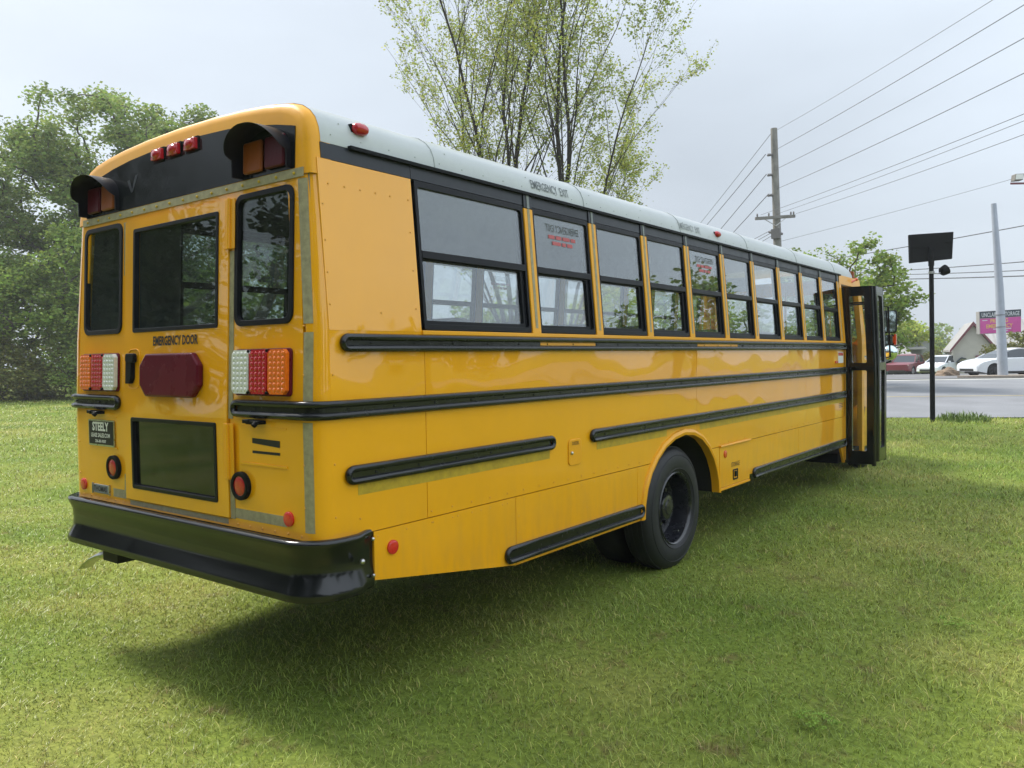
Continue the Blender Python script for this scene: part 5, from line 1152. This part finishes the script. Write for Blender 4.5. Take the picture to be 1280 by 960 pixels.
text('UNCLAIMED STORAGE', .40, sk, M['white_paint'], 'lettering', t, .62, .03, 4.10, bold=.004)
text('PRIMING\nEMERGENCY', .36, sk, M['yellow_ink'], 'lettering', t, .86, -.05, 3.50, bold=.006)
b = MB()
for p0, p1, zz, h_ in ((-1.2, -.85, 3.72, .05), (-.45, .75, 3.10, .06), (-.2, .55, 2.98, .05)): b.prism([(p0, zz), (p1, zz), (p1, zz+h_), (p0, zz+h_)], 0, .002, sk)
b.build('printed_lines', M['white_paint'], t, merge=False)
b = MB(); b.tube([sT(.1, .0, -.17), sT(.1, 2.9, -.17)], .10, 8); b.build('post', M['trim_red'], t)
# house with maroon gable
hs, hD, hz = 35.5, 61.5, -.25
t = thing('gabled_house', st(hs, hD+5, hz), 'cream house with maroon trimmed gable and pale metal roof behind the parked white hatchback', 'house')
hb = math.atan2(hs, hD)-.12
def HT(a, z, d): return (*st(hs+.76*a*math.cos(hb)-d*math.sin(hb), hD-.76*a*math.sin(hb)-d*math.cos(hb))[:2], z)
b = MB(); b.prism([(-1.75, hz), (1.75, hz), (1.75, 2.05), (0.0, 3.75), (-1.75, 2.05)], -4, 0, HT); b.prism([(0, hz), (14, hz), (14, 2.3), (0, 2.3)], -9, -2.4, HT); b.build('wall', M['wall_cream'], t, merge=False)
b = MB(); b.prism([(-2.05, 1.72), (0, 3.80), (2.05, 1.85), (2.05, 1.97), (0, 4.0), (-2.05, 1.86)], -5, .35, HT)
vs = [HT(2.1, 4.2, -5.8), HT(14.5, 4.6, -5.8), HT(14.5, 2.2, -1.9), HT(1.2, 2.2, -1.9), HT(2.1, 4.1, -5.9), HT(14.5, 4.5, -5.9), HT(14.5, 2.1, -1.9), HT(1.2, 2.1, -1.9), HT(2.1, 2.2, -9.6), HT(14.5, 2.2, -9.6)]
b.add(vs, [(0, 1, 2, 3), (4, 7, 6, 5), (0, 8, 9, 1), (3, 2, 6, 7)])
for i in range(26):
    a = 1.4+.5*i; b.box((0, 0, 0), (1, 1, 1), T=lambda p, q, r: HT(a+p*.05, 2.23+q*(2.35+.065*a*.3), -1.9-q*3.85+r*.03) if False else HT(a+p*.05, 2.22+q*(1.92+.032*a), -1.88-q*3.9+r*.05))
b.build('roof', M['roof_metal'], t, merge=False)
b = MB(); b.prism([(-2.07, 1.66), (0, 3.74), (2.07, 1.80), (2.07, 2.0), (0, 4.03), (-2.07, 1.88)], .352, .40, HT); b.build('gable_trim', M['trim_red'], t)
b = MB(); b.prism([(.35, hz), (1.25, hz), (1.25, 1.35), (.35, 1.35)], 0, .05, HT); dr = b.build('door', M['wall_grey'], t, label='door with a maroon surround'); 
b = MB(); b.prism([(.25, 1.30), (1.4, 1.30), (1.4, 1.42), (.25, 1.42)], 0, .25, HT); b.prism([(1.28, hz), (1.38, hz), (1.38, 1.3), (1.28, 1.3)], 0, .06, HT); b.build('door_surround', M['trim_red'], dr)
b = MB(); b.prism([(.45, .3), (.95, .3), (.95, 1.2), (.45, 1.2)], .05, .06, HT); b.build('door_glass', M['dark_open'], dr)
b = MB(); b.prism([(-1.35, .2), (-.75, .2), (-.75, .95), (-1.35, .95)], 0, .04, HT); b.build('window', M['dark_open'], t)
b = MB(); b.loft([[HT(-1.5, .95, d), HT(-1.05, 1.3, d), HT(-.65, 1.22, d), HT(-.6, 1.15, d), HT(-1.05, 1.2, d), HT(-1.48, .9, d)] for d in (0, .5)]); b.build('awning', M['navy'], t)
b = MB(); b.prism([(-.5, hz), (.2, hz), (.2, 1.1), (-.5, 1.1)], 0, .03, HT); b.build('window', M['white_paint'], t)
# sheds with pale roofs
sh, sD = 34.6, 76; t = thing('workshop', st(sh, sD+3, -.6), 'low grey workshop with a pale metal lean-to awning left of the house', 'building')
def WT(a, z, d): return (*st(sh+a, sD-d)[:2], z)
b = MB(); b.prism([(-1, -.9), (5.5, -.9), (5.5, 2.6), (-1, 2.6)], -6, 0, WT); b.build('wall', M['wall_grey'], t)
b = MB(); vs = [WT(-1.3, 2.85, -6), WT(5.6, 2.9, -6), WT(5.6, 2.75, -.2), WT(-1.3, 2.6, -.2)]; vs2 = [(x, y, z-.1) for x, y, z in vs]; b.add(vs+vs2, [(0, 1, 2, 3), (4, 7, 6, 5), (0, 3, 7, 4), (2, 1, 5, 6), (3, 2, 6, 7)]); b.build('roof', M['roof_metal'], t)
b = MB(); vs = [WT(-.9, 2.3, 0), WT(2.8, 2.45, 0), WT(2.0, 1.55, 3), WT(-1.5, 1.45, 3)]; vs2 = [(x, y, z-.08) for x, y, z in vs]; b.add(vs+vs2, [(0, 1, 2, 3), (4, 7, 6, 5), (3, 2, 6, 7), (0, 3, 7, 4), (1, 5, 6, 2)]); b.build('awning', M['roof_metal'], t)
b = MB()
for a in (-1.2, .3, 1.9): b.prism([(a, -.9), (a+.12, -.9), (a+.12, 1.5), (a, 1.5)], 2.7, 2.8, WT)
b.build('awning_post', M['white_paint'], t, merge=False)
b = MB(); b.prism([(1.3, -.9), (2.9, -.9), (2.9, 1.3), (1.3, 1.3)], 0, .02, WT); b.build('doorway', M['dark_open'], t)
b = MB(); b.prism([(-1, -.9), (.8, -.9), (.8, 1.4), (-1, 1.4)], 0, .03, WT); b.build('cream_panel', M['wall_cream'], t)
t = thing('storage_shed', st(36, 76, -.8), 'pale metal roofed shed behind the black post, left of the gable', 'building')
def ST(a, z, d): return (*st(36+a, 76-d)[:2], z)
MB().prism([(-2.4, -1), (3, -1), (3, 2.2), (-2.4, 2.2)], -5, 0, ST).build('wall', M['wall_grey'], t); b = MB(); vs = [ST(-2.8, 3.0, -3), ST(3.2, 3.1, -3), ST(3.2, 2.1, .6), ST(-2.8, 2.05, .6)]; b.add(vs+[(x, y, z-.1) for x, y, z in vs], [(0, 1, 2, 3), (4, 7, 6, 5), (3, 2, 6, 7), (0, 3, 7, 4), (1, 5, 6, 2), (0, 4, 5, 1)]); b.build('roof', M['roof_metal'], t)
t = thing('green_shed', st(30.2, 66, -.6), 'green and grey shed right beside the open bus door, behind the maroon pickup', 'building')
def GT(a, z, d): return (*st(30.2+a, 66-d)[:2], z)
MB().prism([(-3.2, -1), (1.3, -1), (1.3, 1.0), (-3.2, 1.0)], -4, 0, GT).build('wall', M['green_metal'], t); b = MB(); b.prism([(-3.4, 1.0), (1.5, 1.0), (1.5, 2.25), (-3.4, 2.25)], -4.2, .1, GT); b.build('upper_wall', M['wall_grey'], t); b = MB(); b.prism([(-3.5, 2.25), (1.6, 2.25), (1.6, 2.4), (-3.5, 2.4)], -4.4, .4, GT); b.build('roof', M['roof_metal'], t)
# stone pile
def stone():
    rnd = random.Random(4); x, y, _ = st(23.9, 43.8); z = hgt(x, y); bm = bmesh.new(); bmesh.ops.create_icosphere(bm, subdivisions=3, radius=1)
    for v in bm.verts:
        n_ = math.sin(v.co.x*4.1+1)*math.cos(v.co.y*3.7)*.18+math.sin(v.co.z*7+v.co.x*6)*.09; v.co *= 1+n_; v.co = Vector((v.co.x*.62, v.co.y*.5, max(v.co.z, -.1)*.42))
    me = bpy.data.meshes.new('landscape_rock'); bm.to_mesh(me); bm.free(); me.materials.append(M['stone']); o = bpy.data.objects.new('landscape_rock', me); COL.objects.link(o); o.location = (x, y, z); o.rotation_euler.z = .65
    tag(o, 'brown boulder lying in front of the small white hatchback', 'boulder')
stone()
# ------------------------------------------------------------------ vehicles
M['car_white'] = mat('car_white', (.72, .75, .80), .3, coat=.6); M['car_maroon'] = mat('car_maroon', (.16, .018, .03), .35, coat=.6); M['car_glass'] = mat('car_glass', (.03, .04, .05), .08, coat=.3); M['car_black'] = mat('car_black_trim', (.015, .015, .016), .5); M['car_rim'] = mat('car_rim', (.05, .05, .055), .4, metal=.6); M['car_rim_light'] = mat('car_rim_light', (.45, .45, .47), .35, metal=.8)
M['lamp_red'] = mat('tail_lamp_red', (.40, .01, .01), .25, coat=.4)
def vehicle(name, label, cat, loc, rot, L, W, body, cab, paint, wb, rw, rim='car_rim', lampF=True, zb=.20, extra=None, group=None):
    """body: side outline [(x, z)] front at x=0; cab: greenhouse outline [(x, z)]"""
    t = thing(name, loc, label, cat, group); c, s_ = math.cos(rot), math.sin(rot)
    def T(x, y, z): return (loc[0]+c*(x-L/2)-s_*y, loc[1]+s_*(x-L/2)+c*y, loc[2]+z)
    # body with rounded shoulders: sections across the width, wheel arches cut in the side outline
    def outline(inset, dz=0):
        P = []
        for x, z in body: P.append((inset*.8+(x)*(1-2*inset*.8/L), z-dz if z > .5 else z))
        bot = []
        for xc in (wb[1], wb[0]):
            r = rw+.06; bot.append((xc+r+.02, zb))
            for i in range(9): a = math.pi*i/8; bot.append((xc+r*math.cos(a), zb+.02+ (rw-zb+.0)+r*math.sin(a)*.98-.02 if False else max(zb, rw+r*math.sin(a))))
            bot.append((xc-r-.02, zb))
        return P+bot
    b = MB(); secs = []
    for y, ins, dz in ((-W/2+.0, .10, .05), (-W/2+.05, .03, .02), (-W/2+.16, 0, 0), (W/2-.16, 0, 0), (W/2-.05, .03, .02), (W/2, .10, .05)):
        secs.append([T(x, y, z) for x, z in outline(ins, dz)])
    b.loft(secs); bd = b.build('body', M[paint], t, smooth=35, merge=False)
    b = MB(); zt = max(z for x, z in cab); zl = min(z for x, z in cab); secs = []
    def cy(z): return W/2-.07-.20*(z-zl)/(zt-zl)
    n = len(cab); vs = [T(x, -cy(z), z) for x, z in cab]+[T(x, cy(z), z) for x, z in cab]
    b.add(vs, [tuple(range(n)), tuple(range(n, 2*n))[::-1]]+[(i, n+i, n+(i+1) % n, (i+1) % n) for i in range(n)]); b.build('glasshouse', M['car_glass'], t, bevel=.03)
    # roof skin and pillars in body colour
    b = MB(); top = sorted([p for p in cab if p[1] > zt-.10]); secs = []
    xa, xb = top[0][0]-.02, top[-1][0]+.02
    for i in range(7):
        x = xa+(xb-xa)*i/6; e = .05*(1-((i-3)/3)**2); z = np.interp(x, [p[0] for p in top], [p[1] for p in top]); secs.append([T(x, y, z+.012+e*(1-(2*y/W)**2)) for y in np.linspace(-cy(zt)-.01, cy(zt)+.01, 7)]+[T(x, y, z-.03) for y in np.linspace(cy(zt), -cy(zt), 4)])
    b.loft(secs)
    for sg in (-1, 1):
        pts = sorted(cab, key=lambda p: p[0]); 
        for (xa_, za), (xb_, zb_) in ((cab[0], cab[1]), (cab[-1], cab[-2])): b.tube([T(xa_, sg*(cy(za)+.004), za), T(xb_, sg*(cy(zb_)+.004), zb_)], .035, 6)
        xm = (cab[0][0]+cab[-1][0])/2+.1; b.tube([T(xm, sg*(cy(zl)+.004), zl), T(xm, sg*(cy(zt)+.0), zt-.03)], .03, 6)
    b.build('roof', M[paint], t, smooth=45, merge=False)
    for xc in wb:
        for sg in (-1, 1):
            WT_ = lambda r, a, h: T(xc+r*math.cos(a), sg*(W/2-.02-h), rw+r*math.sin(a))
            b = MB(); b.lathe([(rw*.62, .02), (rw*.9, 0), (rw, .04), (rw, .18), (rw*.9, .21), (rw*.62, .2)], WT_, 28); wl = b.build('wheel', M['rubber'], t, smooth=50, merge=False)
            b = MB(); b.lathe([(rw*.64, .015), (rw*.6, .03), (rw*.2, .02), (0, .015)], WT_, 20)
            for k in range(5): a = 2*math.pi*k/5; b.tube([WT_(rw*.1, a, .01), WT_(rw*.6, a, .012)], rw*.07, 5)
            b.build('rim', M[rim], wl, merge=False)
    zf = np.interp(.05, [p[0] for p in body[:4]], [p[1] for p in body[:4]])
    for sg in (-1, 1):
        b = MB(); b.box((0, 0, 0), (1, 1, 1), T=lambda p, q, r: T(.03+p*.30, sg*(W/2-.06-q*.34), body[1][1]-.10+r*.10+p*.04)); b.build('headlight', M['clear'], t, bevel=.02)
        b = MB(); b.box((0, 0, 0), (1, 1, 1), T=lambda p, q, r: T(L-.16+p*.165, sg*(W/2-.03-q*.28), .72+r*.16)); b.build('tail_lamp', M['lamp_red'], t, bevel=.02)
        b = MB(); b.box((0, 0, 0), (1, 1, 1), T=lambda p, q, r: T(cab[0][0]+.35+p*.12, sg*(W/2-.04+q*.16), zl+.02+r*.12)); b.build('wing_mirror', M[paint], t, bevel=.02)
        b = MB()
        for xd in (wb[0]+.62, (cab[0][0]+cab[-1][0])/2+.12, wb[1]-.40): b.box((0, 0, 0), (1, 1, 1), T=lambda p, q, r: T(xd+p*.012, sg*(W/2-.01+q*.012), .32+r*(zl-.36)))
        b.build('door_seam', M['car_black'], t, merge=False)
        b = MB(); b.box((0, 0, 0), (1, 1, 1), T=lambda p, q, r: T(wb[0]+rw+.12+p*(wb[1]-wb[0]-2*rw-.24), sg*(W/2-.03+q*.035), .19+r*.10)); b.build('side_skirt', M['car_black'], t)
    b = MB(); b.box((0, 0, 0), (1, 1, 1), T=lambda p, q, r: T(-.01+p*.1, -W*.33+q*W*.66, .30+r*.18)); b.build('grille', M['car_black'], t, bevel=.02)
    b = MB(); b.box((0, 0, 0), (1, 1, 1), T=lambda p, q, r: T(.4+p*(L-.8), -W/2+.12+q*(W-.24), .16+r*.2)); b.build('underbody', M['car_black'], t)
    if extra: extra(t, T)
    return t
base = math.atan2(RH.y, RH.x)
x, y, _ = st(26.3, 42.2)
vehicle('parked_car', 'white sedan facing left behind the grey pole at the right frame edge', 'car', (x, y, hgt(x, y)), base+.06, 4.70, 1.80,
        [(0.0, .30), (-.02, .55), (.05, .70), (.28, .82), (.8, .93), (1.35, .99), (3.9, 1.02), (4.4, 1.05), (4.62, .98), (4.70, .70), (4.66, .30)], [(1.05, .93), (1.5, 1.18), (2.0, 1.38), (2.5, 1.45), (3.1, 1.43), (3.7, 1.28), (4.25, 1.02)], 'car_white', (.92, 3.65), .33)
x, y, _ = st(33.7, 62.5)
vehicle('parked_car', 'small white hatchback between the maroon pickup and the house, turned away', 'car', (x, y, hgt(x, y)), base+.55+math.pi*0, 4.2, 1.75,
        [(0.0, .30), (.02, .62), (.2, .76), (.95, .92), (1.3, .98), (3.6, 1.02), (4.1, 1.0), (4.2, .70), (4.16, .30)], [(1.1, .95), (1.85, 1.44), (2.3, 1.50), (3.1, 1.48), (3.7, 1.3), (4.0, 1.0)], 'car_white', (.85, 3.3), .32, rim='car_rim_light')
x, y, _ = st(32.4, 65)
def bed(t, T):
    b = MB(); b.box((3.35, -.80, .62), (5.15, .80, .80), T=T); b.box((3.35, -.9, .8), (3.42, .9, 1.02), T=T)
    for q in (-.92, .84): b.box((3.35, q, .62), (5.15, q+.08, 1.03), T=T)
    b.build('truck_bed', M['car_maroon'], t, merge=False); b = MB(); b.box((5.15, -.88, .55), (5.22, .88, 1.03), T=T); b.build('tailgate', M['car_maroon'], t, bevel=.02); b = MB(); b.box((5.2, -.9, .38), (5.36, .9, .52), T=T); b.build('rear_bumper', M['steel'], t, bevel=.02)
vehicle('pickup_truck', 'maroon pickup truck with its tailgate towards the street beside the bus door', 'pickup truck', (x, y, hgt(x, y)), base+.75, 5.3, 1.88,
        [(0.0, .42), (.02, .90), (.2, 1.02), (1.3, 1.10), (1.6, 1.12), (3.30, 1.12), (3.34, 1.02), (5.2, 1.02), (5.22, .70), (5.2, .42)], [(1.35, 1.08), (1.95, 1.62), (2.2, 1.70), (3.0, 1.70), (3.2, 1.64), (3.3, 1.08)], 'car_maroon', (.95, 4.2), .38, rim='car_rim_light', zb=.38, extra=bed)

# ------------------------------------------------------------------ thin spring haze in the air
hz = bpy.data.materials.new('haze'); hz.use_nodes = True; t_ = hz.node_tree; t_.nodes.clear(); o_ = t_.nodes.new('ShaderNodeOutputMaterial'); v_ = t_.nodes.new('ShaderNodeVolumePrincipled')
v_.inputs['Color'].default_value = (.86, .90, .95, 1); v_.inputs['Density'].default_value = .0009; v_.inputs['Anisotropy'].default_value = .25; t_.links.new(v_.outputs[0], o_.inputs['Volume'])
tag(MB().box((-405, -405, -2.2), (405, 405, 20)).build('haze', hz), 'thin pale haze in the air over the lawn and street', 'haze', kind='stuff')
